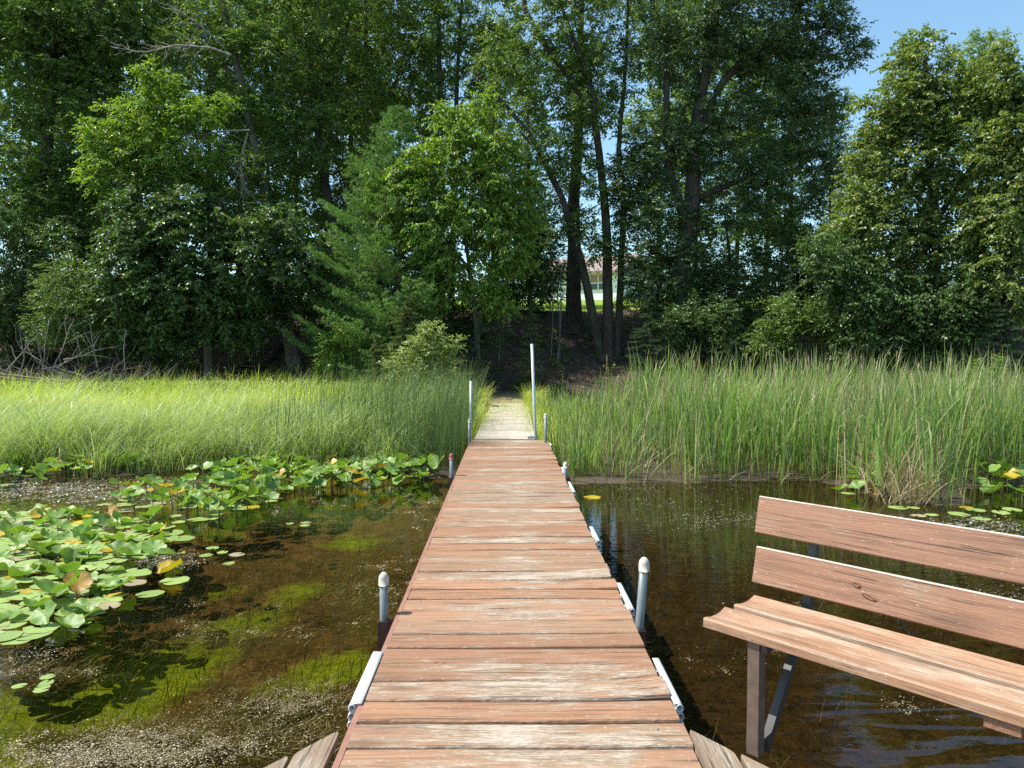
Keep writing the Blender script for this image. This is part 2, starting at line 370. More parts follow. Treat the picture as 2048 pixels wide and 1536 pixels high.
# water: mirror by fresnel over a tinted clear body
t = NT('water_mat'); v = t.coord('Object')
x_, y_, _z = t.xyz(v)
w1 = t.noise(t.coord('Object', (1.0, 2.6, 1)), 5.5, 3, .5, .4)
w2 = t.noise(t.coord('Object', (.9, 3.2, 1), (3, 1, 0)), 2.3, 2, .45, .8)
mp = t.n('Mapping'); tc = t.n('TexCoord'); t.t.links.new(tc.outputs['Object'], mp.inputs[0]); mp.inputs[2].default_value = (0, 0, R(14)); mp.inputs[3].default_value = (.7, 2.8, 1)
w3 = t.noise(mp.outputs[0], 1.7, 1, .4, .9)
near = t.math('MULTIPLY', t.math('MULTIPLY', t.math('SUBTRACT', 5.4, y_), .30, True), t.math('MULTIPLY', t.math('SUBTRACT', x_, .6), .8, True))
calm = t.math('MULTIPLY', t.math('SUBTRACT', 9.5, y_), .16, True)
far_ = t.math('SUBTRACT', 1, t.math('MULTIPLY', near, .85))
small = t.math('MULTIPLY', t.math('ADD', t.math('MULTIPLY', w1, t.math('ADD', .05, t.math('MULTIPLY', calm, .20))), t.math('MULTIPLY', w2, .15)), far_)
hgt = t.math('ADD', small, t.math('MULTIPLY', w3, t.math('MULTIPLY', near, 2.6)))
nm = t.bump(hgt, .5, .022)
gl = t.n('BsdfGlossy'); gl.inputs['Color'].default_value = (.95, .97, 1, 1); gl.inputs['Roughness'].default_value = .015
t.t.links.new(nm, gl.inputs['Normal'])
tr = t.n('BsdfTransparent'); tr.inputs[0].default_value = (.62, .57, .41, 1)
fr = t.n('Fresnel'); fr.inputs[0].default_value = 1.42; t.t.links.new(nm, fr.inputs[1])
M['water'] = t.done(t.mixs(fr.outputs[0], tr.outputs[0], gl.outputs[0]))

M['floc'] = leaf_mat('floating_bits', (.08, .07, .05), (.17, .15, .115), (.38, .34, .28), .1, .35, .6)
M['floc2'] = leaf_mat('floating_crumbs', (.08, .065, .03), (.18, .145, .075), (.38, .32, .20), .1, .4, .6)
M['weed'] = blade_mat('pondweed_strands', (.05, .04, .015), (.10, .075, .025), (.18, .14, .05), (.10, .11, .02), .2, .5)

M['weedmat'] = blade_mat('weed_mat_strands', (.10, .08, .025), (.18, .145, .055), (.36, .30, .16), (.15, .16, .04), .2, .5)
# siding, roof, glass
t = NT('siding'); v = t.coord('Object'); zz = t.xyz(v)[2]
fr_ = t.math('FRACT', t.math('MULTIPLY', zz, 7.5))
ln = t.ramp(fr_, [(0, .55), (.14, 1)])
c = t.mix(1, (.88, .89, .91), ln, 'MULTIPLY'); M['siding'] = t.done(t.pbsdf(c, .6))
M['trim'] = plain_mat('white_trim', (.80, .80, .78), (.76, .76, .75), .5)
M['roof'] = plain_mat('roof_shingle', (.19, .14, .125), (.28, .215, .195), .85, 0, 6, stretch=(3, 3, 12))
t = NT('window_glass'); c = t.mix(t.ramp(t.xyz(t.coord('Generated'))[2], [(.50, 0), (.52, 1)]), (.035, .035, .04), (.30, .13, .06)); M['glass'] = t.done(t.pbsdf(c, .15, 0, .5))

# ------------------------------------------------------------------ terrain, pond bed, water
def sstep(a, b, x): q = np.clip((x - a) / (b - a), 0, 1); return q * q * (3 - 2 * q)
def vnoise(x, y, seed=0):
    return (np.sin(x * 1.3 + seed) * np.cos(y * 1.7 - seed * 2) + .5 * np.sin(x * 3.1 - y * 2.3 + seed) + .25 * np.sin(x * 6.7 + y * 5.9 + seed * 3)) / 1.75
def shore(x):
    x = np.asarray(x, float)
    s = 11.0 + .25 * np.sin(x * 1.1) + .18 * np.sin(x * 2.7 + 1)
    s = s + .35 * np.exp(-((x + 2.6) / 1.3) ** 2)
    s = np.where(x > 0, 10.15 + .14 * np.sin(x * 2.1) - 1.5 * sstep(4.1, 5.0, x) + 1.2 * sstep(5.3, 6.0, x), s)
    return s
def hgt(x, y):
    x = np.asarray(x, float); y = np.asarray(y, float); s = shore(x)
    d = y - s
    z = -.46 + .50 * sstep(-2.6, .35, d) + .10 * sstep(.3, 6, d)
    yb = 21.6 + .35 * np.sin(x * .45) + np.where(x < -2, .8, 0) * 1.0
    z = z + np.clip((y - yb) * .40, 0, None) * 1.0 - np.clip((y - yb - 8.4) * (.40 - .086), 0, None)
    z = z - np.clip(y - 90, 0, None) * .075
    pr = np.exp(-((x - .1) / 1.5) ** 4) * sstep(17.8, 19.3, y)
    z = np.maximum(z, z * (1 - pr) + pr * (.42 + .05 * np.clip(y - 19.3, 0, 3)))
    z = z + vnoise(x * .9, y * .9, 1) * np.where(d < 0, .07, .03 + .08 * sstep(22, 25, y) * (1 - sstep(29, 32, y)))
    return z
def hz(x, y): return float(hgt(x, y))
xs = np.concatenate([np.linspace(-160, -16, 30)[:-1], np.linspace(-16, 16, 160), np.linspace(16, 160, 30)[1:]])
ys = np.concatenate([np.linspace(-40, -3, 16)[:-1], np.linspace(-3, 34, 190), np.linspace(34, 400, 50)[1:]])
X, Yg = np.meshgrid(xs, ys)
Z = hgt(X, Yg); nx, ny = len(xs), len(ys)
i = np.arange(ny - 1)[:, None] * nx; j = np.arange(nx - 1)[None, :]
FF = np.stack([i + j, i + j + 1, i + nx + j + 1, i + nx + j], -1).reshape(-1, 4)
VV = np.stack([X, Yg, Z], -1).reshape(-1, 3); under = VV[FF][:, :, 2].mean(1) < -.015
for nm_, msk, mt in (('pond_bed', under, 'bed'), ('ground', ~under, 'ground')):
    F_ = FF[msk]; u_, inv = np.unique(F_, return_inverse=True)
    tag(MB().add(VV[u_], inv.reshape(-1, 4)).build(nm_, M[mt], smooth=True), kind='structure')
o = MB().add([(-160, -40, 0), (160, -40, 0), (160, 13, 0), (-160, 13, 0)], [[0, 1, 2, 3]]).build('water', M['water']); tag(o, kind='structure')

# ------------------------------------------------------------------ red dock
DZ, X0, X1, PITCH = .40, -.568, .645, .1722
dock = empty('dock', (.04, 6.5, 0), 'long red-brown plank dock with paint worn off its boards, running to the reeds', 'dock')
OFF = Vector((.04, 6.5, 0))
mb = MB(); NXP = 64; rse = np.random.default_rng(77)
prof = np.array([(-.5, -.036), (-.5, -.015), (-.485, -.006), (-.45, -.0005), (-.2, 0.0005), (.2, 0.0005), (.45, -.0005), (.485, -.006), (.5, -.015), (.5, -.036)])
k0 = 0
ylist = []
yv = 11.62
while yv > 1.3: ylist.append(yv - PITCH / 2); yv -= PITCH
for yc in ylist:
    wd = PITCH - random.uniform(.009, .017)
    xa, xb = X0 + .018 + random.uniform(-.004, .003), X1 - .006 + random.uniform(-.012, .008)
    u = np.linspace(0, 1, NXP); xx = xa + (xb - xa) * u
    curl = random.choice([0, 0, 0, .004, .008, .014]) if yc > 2.7 else 0
    if abs(yc - 2.98) < .09: curl = .024
    if abs(yc - 4.55) < .09: curl = .022
    if abs(yc - 3.16) < .09: curl = .016
    zc = curl * np.clip((u - .62) / .38, 0, 1) ** 2 + random.uniform(-.0015, .002) + .002 * np.sin(u * 5 + random.random() * 6)
    yo = .006 * np.clip((u - .7) / .3, 0, 1) ** 2 * random.uniform(-.5, 1.5) + random.uniform(-.004, .004) * (u - .5)
    cup = random.uniform(-.002, .003); tilt = random.uniform(-.0025, .0025)
    V = np.zeros((NXP, len(prof), 3))
    V[:, :, 0] = xx[:, None]; V[:, :, 1] = yc + yo[:, None] + prof[None, :, 0] * wd
    V[:, :, 2] = DZ + prof[None, :, 1] + zc[:, None] + cup * (np.abs(prof[None, :, 0]) * 2) ** 2 + tilt * prof[None, :, 0] * 2
    for sd_, ids in ((-1, (0, 1, 2)), (1, (7, 8, 9))):
        nz_ = np.convolve(rse.normal(0, 1, NXP + 8), np.ones(9) / 3, 'valid') * .0011 + rse.normal(0, .0006, NXP)
        for q_ in ids: V[:, q_, 1] += nz_
        V[:, ids[1], 2] += nz_ * .8
    n = len(prof); i = np.arange(NXP - 1)[:, None] * n; j = np.arange(n)[None, :]; k = (j + 1) % n
    F = np.stack([i + j, i + k, i + n + k, i + n + j], -1).reshape(-1, 4)
    mb.add(V, F)
    b = mb.n - NXP * n
    e = (NXP - 1) * n
    for base in (0, e):
        mb.F.append(np.array([[b + base + q, b + base + q + 1, b + base + n - 2 - q, b + base + n - 1 - q] for q in range(n // 2 - 1)]))
mb.build('deck', M['deck'], dock, origin=OFF)
r = MB(); r.box((X0 + .006, 6.5, .347), (.022, 10.3, .10)); r.box((X1 - .012, 6.5, .318), (.022, 10.3, .085)); r.box((.04, 11.60, .318), (1.16, .022, .085))
for yb_ in np.arange(1.9, 11.5, 1.2): r.box((.04, yb_, .315), (1.15, .045, .08))
r.build('frame', M['redmetal'], dock, origin=OFF)
for by in (4.50, 4.12, 5.6, 2.45):
    MB().tube([(X0 - .007, by, .378), (X0 - .004, by, .378), (X0 + .004, by, .378)], [.006, .013, .013], 10).build('bolt', M['cap'], dock, True, origin=OFF)
# end of each deck board fixed by nail heads on the side strip
nl = MB()
for yc in ylist[::2]:
    for xx in (X0 + .10, X1 - .10): nl.tube([(xx, yc + .03, DZ - .001), (xx, yc + .03, DZ + .0018)], .004, 6)
nl.build('nail_heads', M['galv'], dock, origin=OFF)['kind'] = 'stuff'

def dock_post(x, y, top, lean=(0, 0), sleeve_top=.36, capmat='cap', side=1, pale=False, lab=None):
    p = MB().tube([(x, y, hz(x, y) - .1), (x, y, sleeve_top), (x + lean[0], y + lean[1], top - .03)], .0215, 14).build('post', M['galv'], dock, True, origin=OFF)
    if lab: p['label'] = lab
    xx, yy_ = x + lean[0], y + lean[1]
    c = MB(); zz = [top - .062, top - .022, top - .008, top + .004, top + .0085]; rr = [.0265, .0265, .022, .012, .001]
    c.tube([(xx, yy_, q) for q in zz], rr, 14).build('cap', M[capmat], p, True, origin=OFF)
    s = MB(); h = .20
    for dx, dy, sx, sy in ((-.027, 0, .005, .058), (.027, 0, .005, .058), (0, -.029, .049, .005), (0, .029, .049, .005)):
        s.box((x + dx, y + dy, sleeve_top - h / 2), (sx, sy, h))
    s.box((x + side * .05, y, sleeve_top - .012), (.055, .03, .02))
    s.build('sleeve', M['brownmetal'], p, origin=OFF)
dock_post(P(768, 1240, 3.82).x, 3.82, .607, (0, 0), .362, side=1)
q = P(1281, 1250, 3.62); dock_post(q.x - .006, 3.62, P(1286, 1117, 3.62).z, (.022, 0), .385, side=-1)
dock_post(P(903, 950, 8.2).x, 8.2, P(903, 908, 8.2).z, (0, 0), .375, 'redcap', 1, lab='short post with a dull red cap')
dock_post(P(1131, 950, 8.15).x, 8.15, P(1132, 925, 8.15).z, (0, 0), .375, 'cap', -1)
dock_post(P(939, 880, 11.3).x, 11.3, P(939, 838, 11.3).z, (0, 0), .375, 'cap', 1)
dock_post(P(1091, 880, 11.25).x, 11.25, P(1092, 828, 11.25).z, (0, 0), .375, 'cap', -1)

def bumper(y0, y1, side):
    x = X0 - .028 if side < 0 else X1 + .022
    b = MB()
    for kk, zc in enumerate((.385, .352, .319)):
        n = 12; th = np.arange(n) / n * 2 * math.pi
        ring = lambda rad, yy: np.stack([x + side * (.002 * kk) + np.cos(th) * rad * .9, np.full(n, yy), zc + np.sin(th) * rad * 1.05], -1)
        V = np.vstack([ring(.0165, y0), ring(.0165, y1), ring(.012, y0), ring(.012, y1)])
        F = []
        for i in range(n):
            k = (i + 1) % n
            F += [[i, k, n + k, n + i], [2 * n + k, 2 * n + i, 3 * n + i, 3 * n + k], [i, 2 * n + i, 2 * n + k, k], [n + k, 3 * n + k, 3 * n + i, n + i]]
        b.add(V, F)
    ex = X0 + .004 if side < 0 else X1 + .006
    b.box(((x + ex) / 2, (y0 + y1) / 2, .4035), (abs(x - ex) + .012, y1 - y0 - .004, .005))
    o = b.build('bumper', M['white'], dock, True, origin=OFF)
bumper(2.80, 3.30, -1)
for a, b_ in ((2.79, 3.22), (3.86, 4.30), (5.30, 5.72), (7.2, 7.75), (8.35, 8.75), (10.9, 11.15)): bumper(a, b_, 1)

# grey gangway from the dock to the shore
gw = empty('gangway', (0, 15.6, 0), 'bleached grey plank gangway scattered with grass clippings, leading to the shore', 'gangway')
GO = Vector((0, 15.6, 0))
def gwx(y): u = (y - 11.64) / 7.9; return -.51 + .12 * u, .455 + .11 * u, .405 + .055 * u
g = MB(); yv = 11.66
while yv < 19.45:
    a, b_, z_ = gwx(yv); a2, b2, z2 = gwx(yv + .138)
    a += random.uniform(-.01, .01); b_ += random.uniform(-.01, .01); dz = random.uniform(-.002, .002)
    V = [(a, yv, z_ + dz), (b_, yv, z_ + dz), (b_, yv + .138, z2 + dz), (a, yv + .138, z2 + dz)]
    V = V + [(p[0], p[1], p[2] - .03) for p in V]
    g.add(V, [[0, 1, 2, 3], [7, 6, 5, 4], [0, 4, 5, 1], [1, 5, 6, 2], [2, 6, 7, 3], [3, 7, 4, 0]]); yv += .147
g.build('deck', M['grey'], gw, origin=GO)
for s_ in (0, 1):
    f = MB(); a, b_, z_ = gwx(11.66); a2, b2, z2 = gwx(19.5)
    p0 = Vector(((a, b_)[s_], 11.66, z_ - .075)); p1 = Vector(((a2, b2)[s_], 19.5, z2 - .075))
    f.tube([p0, p0.lerp(p1, .5), p1], .035, 4).build('side_rail', M['stair'], gw, origin=GO)
f = MB().box((.40, 11.72, .43), (.13, .05, .035)).build('bracket', M['galvpale'], gw, origin=GO)
# clippings and sprouts on the gangway
g = MB(); n = 2600
yy = 11.9 + 7.6 * rng.random(n) ** .5; u = rng.random(n)
for i in range(n):
    a, b_, z_ = gwx(yy[i]); x = a + (b_ - a) * u[i]; an = rng.random() * 6.28; L = .03 + .07 * rng.random(); up = (rng.random() < .12) * rng.random() * .10
    d = np.array([math.cos(an) * L, math.sin(an) * L, up]); s_ = np.array([-math.sin(an), math.cos(an), 0]) * .004
    b0 = np.array([x, yy[i], z_ + .006])
    g.add([b0 - s_, b0 + s_, b0 + d + s_ * .3, b0 + d - s_ * .3], [[0, 1, 2, 3]], [0, 0, 1, 1])
o = g.build('grass_clippings', M['meadow'], attr=True); tag(o, 'dry grass clippings and sprouts lying on the grey gangway', 'grass', kind='stuff')

# tall galvanised poles
b0 = P(941, 872, 11.75); tp = P(942, 762, 11.75)
o = MB().tube([(b0.x, b0.y, hz(b0.x, b0.y) - .2), b0, tp], .0225, 14).build('pole', M['galvpale'], smooth=True); tag(o, 'shorter bare galvanised pole standing beside the gangway, sedge behind it', 'pole')
b0 = P(1070.5, 868, 11.75); tp = P(1064, 688, 11.75); bb = b0 + (b0 - tp) * .35
o = MB().tube([bb, b0, tp], .024, 14).build('pole', M['galvpale'], smooth=True); tag(o, 'tallest galvanised pole, leaning slightly, between gangway and cattails', 'pole')

# ------------------------------------------------------------------ corner decks (triangular fillets) and bench
def corner_deck(side, label):
    tipx = (.652 if side > 0 else -.597); tipy = 2.60
    e = empty('corner_deck', (tipx, 1.9, .40), label, 'deck')
    m = MB(); x = abs(tipx)
    bw = .118
    for kk in range(11):
        xa, xb = x + kk * (bw + .014), x + kk * (bw + .014) + bw
        ya, yb_ = tipy - (kk * (bw + .014)) * 1.22, tipy - (kk * (bw + .014) + bw) * 1.22
        rr_ = .02
        poly = [(xa, .6), (xb, .6), (xb, yb_ - rr_), (xb - .006, yb_ - .002), (xb - rr_, yb_ + rr_ * 1.05), (xa + rr_, ya - rr_ * .95), (xa + .008, ya - .004), (xa, ya - rr_)]
        poly = [(side * px_, py_) for px_, py_ in poly]
        if side < 0: poly = poly[::-1]
        m.prism(poly, (1, 0, 0), (0, 1, 0), (0, 0, 1), (0, 0, .372 - .001 * (kk % 2)), .032)
    m.build('deck', M['corner'], e, origin=e.location)
    for jx, jy, jl in ((.62, 1.0, 1.24), (.3, 1.75, .6)): MB().box((side * (x + jx), jy, .335), (jl, .05, .07)).build('joist', M['stair'], e, origin=e.location)
corner_deck(1, 'weathered triangular corner deck under the bench')
corner_deck(-1, 'weathered triangular corner deck on the lily pad side of the dock')

bdir = Vector((.668, -.744, 0)).normalized(); bperp = Vector((-bdir.y, bdir.x, 0))      # along the bench / towards its back
B0 = Vector((.690, 2.555, 0)); SZ = .83
bench = empty('bench', (B0 + bdir * .8 + Vector((0, 0, .404))), 'red-brown two-plank bench with a two-board backrest on dark steel legs', 'bench')
BO = bench.location.copy()
BL = 1.75
def bpt(u, v, z): return B0 + bdir * u + bperp * v + Vector((0, 0, z))
def seat_board(v0, wid, zfront):
    pr = []
    for i in range(9):
        tt = i / 8; pr.append((v0 + wid * tt, zfront + (.003 if v0 < .1 else -.001) * tt ** 2.0 - .013 * math.sin(math.pi * tt)))
    pr[0] = (v0 + .004, zfront - .004); pr.insert(0, (v0, zfront - .010))
    th = .036
    low = [(v0 + wid, pr[-1][1] - th * .9), (v0 + wid * .5, zfront - th), (v0, zfront - th)]
    poly = pr + low
    m = MB(); n = len(poly); seg = 14
    V = []; 
    for k in range(seg + 1):
        for (vv, zz) in poly: p = bpt(BL * k / seg + (.02 if v0 > .1 else 0), vv, zz); V.append(tuple(p))
    F = [[k * n + i, k * n + (i + 1) % n, (k + 1) * n + (i + 1) % n, (k + 1) * n + i] for k in range(seg) for i in range(n)]
    m.add(V, F); b = m.n - len(V)
    for base in (0, seg * n):
        c = np.array(V[base:base + n]).mean(0); ci = m.n; m.add([c], np.zeros((0, 3), int))
        m.F.append(np.array([[b + base + i, b + base + (i + 1) % n, ci] for i in range(n)]))
    # boards carry local axes so that the grain runs along them
    ang = math.atan2(bdir.y, bdir.x)
    rotm = Matrix.Rotation(-ang, 3, 'Z')
    m.V = [(v - np.array(tuple(BO))) @ np.array(rotm).T for v in m.V]
    o = link('seat_board', m.mesh('seat_board', M['seat']), bench); o.rotation_euler = (0, 0, ang)
seat_board(0, .138, SZ); seat_board(.166, .143, SZ + .014)
def back_board(v0, z0, hh, uo):
    tl_ = R(13); up = bperp * math.sin(tl_) + Vector((0, 0, math.cos(tl_))); nn = up.cross(bdir)
    m = MB(); th = .034
    c0 = bpt(uo, v0, z0); seg = 10; rr_ = .004
    pr = [(0, rr_), (0, hh - rr_), (rr_, hh), (th - rr_, hh), (th, hh - rr_), (th, rr_), (th - rr_, 0), (rr_, 0)]
    outn = -nn if nn.dot(bperp) > 0 else nn      # towards the sitter
    n = len(pr); V = []
    for k in range(seg + 1):
        for a, b in pr: V.append(tuple(c0 + bdir * (BL * k / seg) - outn * a + up * b))
    F = [[k * n + i, k * n + (i + 1) % n, (k + 1) * n + (i + 1) % n, (k + 1) * n + i] for k in range(seg) for i in range(n)]
    m.add(V, F); b_ = m.n - len(V)
    for base in (0, seg * n):
        c = np.array(V[base:base + n]).mean(0); ci = m.n; m.add([c], np.zeros((0, 3), int))
        m.F.append(np.array([[b_ + base + i, b_ + base + (i + 1) % n, ci] for i in range(n)]))
    Q = Matrix((bdir, up, bdir.cross(up))).transposed()      # local axes: x along, y up the board
    m.V = [(v - np.array(tuple(BO))) @ np.array(Q) for v in m.V]
    o = link('back_board', m.mesh('back_board', M['bench']), bench); o.matrix_basis = Q.to_4x4()
back_board(.325, .884, .137, .0); back_board(.362, 1.066, .142, -.012)
def board_px(px, py, board):
    Mw = board.matrix_basis; o_ = BO + Mw.translation; nn_ = Mw.to_3x3() @ Vector((0, 0, 1)); v0 = board.data.vertices
    zf = max(q.co.z for q in v0) if nn_.dot(bperp) < 0 else min(q.co.z for q in v0)
    d = ray(px, py); pl = o_ + nn_ * zf; k = (pl - EYE).dot(nn_) / d.dot(nn_); return EYE + d * k, nn_ * (1 if nn_.dot(bperp) < 0 else -1)
bench_backs = [o for o in bench.children if o.name.startswith('back_board')]
for px, py, rx, ry in ((1713, 1169, .016, .010), (1738, 1193, .028, .011)):
    p_, nn_ = board_px(px, py, bench_backs[0]); upv = Vector((0, 0, 1)); V = []
    for rr_, hh in ((1, .001), (.9, .005), (.55, .006), (.2, .003)):
        for k in range(14): a = k / 14 * 6.283; V.append(tuple(p_ + bdir * math.cos(a) * rx * rr_ + upv * math.sin(a) * ry * rr_ - bdir * 0 - upv * math.cos(a) * rx * rr_ * .35 + nn_ * hh))
    m = MB().add(V, [[r_ * 14 + k, r_ * 14 + (k + 1) % 14, r_ * 14 + 14 + (k + 1) % 14, r_ * 14 + 14 + k] for r_ in range(3) for k in range(14)]); m.F.append(np.array([[42 + k for k in range(14)]]))
    m.build('knot', M['knot'], bench, True, origin=BO)
def bar(m, a, b, wu, wv, side):
    a, b = Vector(a), Vector(b); d = (b - a).normalized(); s_ = Vector(side); s_ = (s_ - d * s_.dot(d)).normalized(); t_ = d.cross(s_)
    V = []
    for p in (a, b):
        for i, j in ((-1, -1), (1, -1), (1, 1), (-1, 1)): V.append(tuple(p + s_ * i * wu / 2 + t_ * j * wv / 2))
    m.add(V, [[0, 1, 2, 3], [7, 6, 5, 4], [0, 4, 5, 1], [1, 5, 6, 2], [2, 6, 7, 3], [3, 7, 4, 0]])
for u_ in (.185, 1.5):
    m = MB(); bar(m, bpt(u_, .035, .404), bpt(u_, .035, SZ - .04), .042, .042, bdir); m.build('leg', M['brownsteel'], bench, origin=BO)
    m = MB(); bar(m, bpt(u_ + .01, .075, .404), bpt(u_ + .01, .375, .82), .028, .028, bdir); m.build('leg', M['blackmetal'], bench, origin=BO)
    m = MB(); bar(m, bpt(u_ + .01, .372, .80), bpt(u_ + .01, .440, 1.17), .028, .028, bdir); m.build('back_support', M['blackmetal'], bench, origin=BO)
    m = MB(); bar(m, bpt(u_ + .03, .02, SZ - .055), bpt(u_ + .03, .37, SZ - .055), .03, .025, bdir); m.build('seat_support', M['blackmetal'], bench, origin=BO)
m = MB(); bar(m, bpt(.93, .370, .87), bpt(.93, .437, 1.17), .085, .02, bdir); m.build('cleat', M['bench'], bench, origin=BO)
m = MB(); bar(m, bpt(.90, .01, SZ - .056), bpt(.90, .29, SZ - .05), .085, .03, bdir); m.build('cleat', M['bench'], bench, origin=BO)

DENS = 3.5
LEAFK = .86
# ------------------------------------------------------------------ vegetation builders
def leaf_cards(c, d, nv, L, Wd, fold=.18):
    """folded leaf-shaped quads; c base points, d directions, nv face normals"""
    d = nrm(d); s = nrm(np.cross(d, nv)); n = np.cross(s, d)
    L = np.broadcast_to(L, (len(c),))[:, None]; Wd = np.broadcast_to(Wd, (len(c),))[:, None]
    mid = c + d * L * .45
    V = np.stack([c, mid + s * Wd / 2 + n * Wd * fold, c + d * L - n * L * .08, mid - s * Wd / 2 + n * Wd * fold], 1).reshape(-1, 3)
    i = np.arange(len(c))[:, None] * 4
    F = np.concatenate([i + [[0, 1, 2]], i + [[0, 2, 3]]], 0)
    return V, F
def sprays(mb, cen, out, T, K, twig, L, Wd, droop, rs, up=.75, spread=.85):
    n = len(cen)
    o = np.repeat(nrm(out), T, 0)
    td = nrm(o * rs.uniform(.2, 1, (n * T, 1)) + rs.normal(0, spread, (n * T, 3)) * [1, 1, .55] + [0, 0, -droop * .4])
    tl_ = twig * rs.uniform(.55, 1.25, (n * T, 1))
    base = np.repeat(cen, T, 0) + rs.normal(0, .12, (n * T, 3)) * twig
    k = (np.arange(K) + .5) / K
    tt = k[None, :, None] + rs.uniform(-.4 / K, .4 / K, (n * T, K, 1))
    pos = base[:, None, :] + td[:, None, :] * tl_[:, None, :] * tt
    pos[:, :, 2] -= droop * .35 * (tl_ * tt[:, :, 0] ** 2)
    sd = nrm(np.cross(td, [0, 0, 1.]))
    sgn = np.where(np.arange(K) % 2 == 0, 1, -1)[None, :, None]
    ld = td[:, None, :] * .6 + sd[:, None, :] * sgn * .8 + rs.normal(0, .35, (n * T, K, 3)); ld[:, :, 2] -= droop
    nv = rs.normal(0, 1 - up, (n * T, K, 3)); nv[:, :, 2] += up
    N = n * T * K
    sc_ = rs.uniform(.6, 1.2, N)
    V, F = leaf_cards(pos.reshape(-1, 3), ld.reshape(-1, 3), nv.reshape(-1, 3), L * sc_, Wd * sc_)
    mb.add(V, F)

def resample(pts, step):
    pts = np.array([tuple(p) for p in pts], float)
    seg = np.linalg.norm(np.diff(pts, axis=0), axis=1); cum = np.concatenate([[0], np.cumsum(seg)])
    q = np.linspace(0, cum[-1], max(3, int(cum[-1] / step) + 1))
    return np.stack([np.interp(q, cum, pts[:, i]) for i in range(3)], 1)

def tree(name, label, cat, trunks, blobs, Y, leaf, bark='bark', L=.12, Wd=.075, dens=9.0, T=6, K=9, twig=.42, droop=.35, group=None, seed=1, r0=.2, dz=None, up=.58, base=None, loosen=0.0, rmin=.006, spread=.85):
    """trunks: lists of photo pixels (px,py[,dY]); blobs: (px,py,rx,ry[,dY]) photo ellipses, stood at their own depth"""
    rs = np.random.default_rng(seed)
    lines = []
    for tk in trunks:
        rr0 = tk[0] if not hasattr(tk[0], '__len__') else r0
        pp = [q for q in tk if hasattr(q, '__len__')]
        pts = [P(q[0], q[1], Y + (q[2] if len(q) > 2 else 0)) for q in pp]
        lines.append((rr0, pts))
    b = lines[0][1][0].copy(); b.z = hz(b.x, b.y)
    e = empty(name, b, label, cat, group)
    tm = MB(); nodes = []; nrad = []
    for idx, (rr0, pts) in enumerate(lines):
        if idx == 0 or abs(pts[0].z - hz(pts[0].x, pts[0].y)) < .8:
            pts[0].z = hz(pts[0].x, pts[0].y) - .15
        rp = resample(pts, .3)
        m = len(rp); u = np.linspace(0, 1, m)
        wob = np.cumsum(rs.normal(0, .012, (m, 3)), 0); wob -= u[:, None] * wob[-1]
        rp = rp + wob * [1, 1, 0]
        rad = rr0 * (1 - .72 * u) ; 
        if idx == 0: rad = rad * (1 + .55 * np.exp(-u * m * .3 / .45))
        tm.tube(rp, np.maximum(rad, .012), 9)
        lo = int(m * .22) if idx == 0 else 0
        nodes.append(rp[lo:]); nrad.append(rad[lo:])
    nodes = np.vstack(nodes); nrad = np.concatenate(nrad)
    cen, out = [], []
    for q in blobs:
        c = np.array(tuple(P(q[0], q[1], Y + (q[4] if len(q) > 4 else 0)))); s_ = Y / FPX
        rad = np.array([q[2] * s_, (q[2] + q[3]) * .5 * s_ * .95, q[3] * s_])
        n = max(5, int(dens * DENS * (rad[0] * rad[2]) * 2.2))
        d = nrm(rs.normal(0, 1, (n, 3))); rr_ = rs.random((n, 1)) ** .42
        p = c + d * rr_ * rad
        cen.append(p); out.append(nrm(p - c) + rs.normal(0, .2, (n, 3)))
    cen = np.vstack(cen); out = np.vstack(out)
    ok = cen[:, 2] > hgt(cen[:, 0], cen[:, 1]) + .25
    cen, out = cen[ok], out[ok]
    dist = np.array([np.min(np.linalg.norm(nodes - c, axis=1)) for c in cen])
    for i in np.argsort(dist):
        c = cen[i]; dv = nodes - c; dd = np.linalg.norm(dv, axis=1) + np.clip(dv[:, 2] + .1, 0, None) * 1.2
        j = int(np.argmin(dd)); a = nodes[j]; ln_ = np.linalg.norm(c - a)
        if ln_ < .08: continue
        r1 = min(nrad[j] * .75, .010 + .016 * ln_)
        m = max(3, min(7, int(ln_ / .35) + 2)); u = np.linspace(0, 1, m)[:, None]
        sag = np.sin(u * math.pi) * (rs.normal(0, .09, 3) * ln_ + [0, 0, .07 * ln_])
        pts = a + (c - a) * u + sag
        rad = np.maximum(r1 * (1 - .75 * u[:, 0]), rmin)
        tm.tube(pts, rad, 4 if r1 < .03 else 6, cap=False)
        nodes = np.vstack([nodes, pts[1:]]); nrad = np.concatenate([nrad, rad[1:]])
    tm.build('trunk', M[bark], e, True, origin=b)
    lm = MB(); sprays(lm, cen, out, T, K, twig, L * LEAFK, Wd * LEAFK, droop, rs, up, spread)
    lm.build('crown', M[leaf], e, origin=b)
    return e

def needles(mb, cen, dr, K, ln_, wd, spread, rs, back=.0):
    n = len(cen)
    d = nrm(np.repeat(nrm(dr), K, 0) + rs.normal(0, spread, (n * K, 3)))
    c = np.repeat(cen, K, 0)
    l_ = ln_ * rs.uniform(.7, 1.1, (n * K, 1))
    s = nrm(np.cross(d, rs.normal(0, 1, (n * K, 3)))) * wd / 2
    V = np.stack([c - s, c + s, c + d * l_], 1).reshape(-1, 3)
    mb.add(V, np.arange(n * K * 3).reshape(-1, 3))

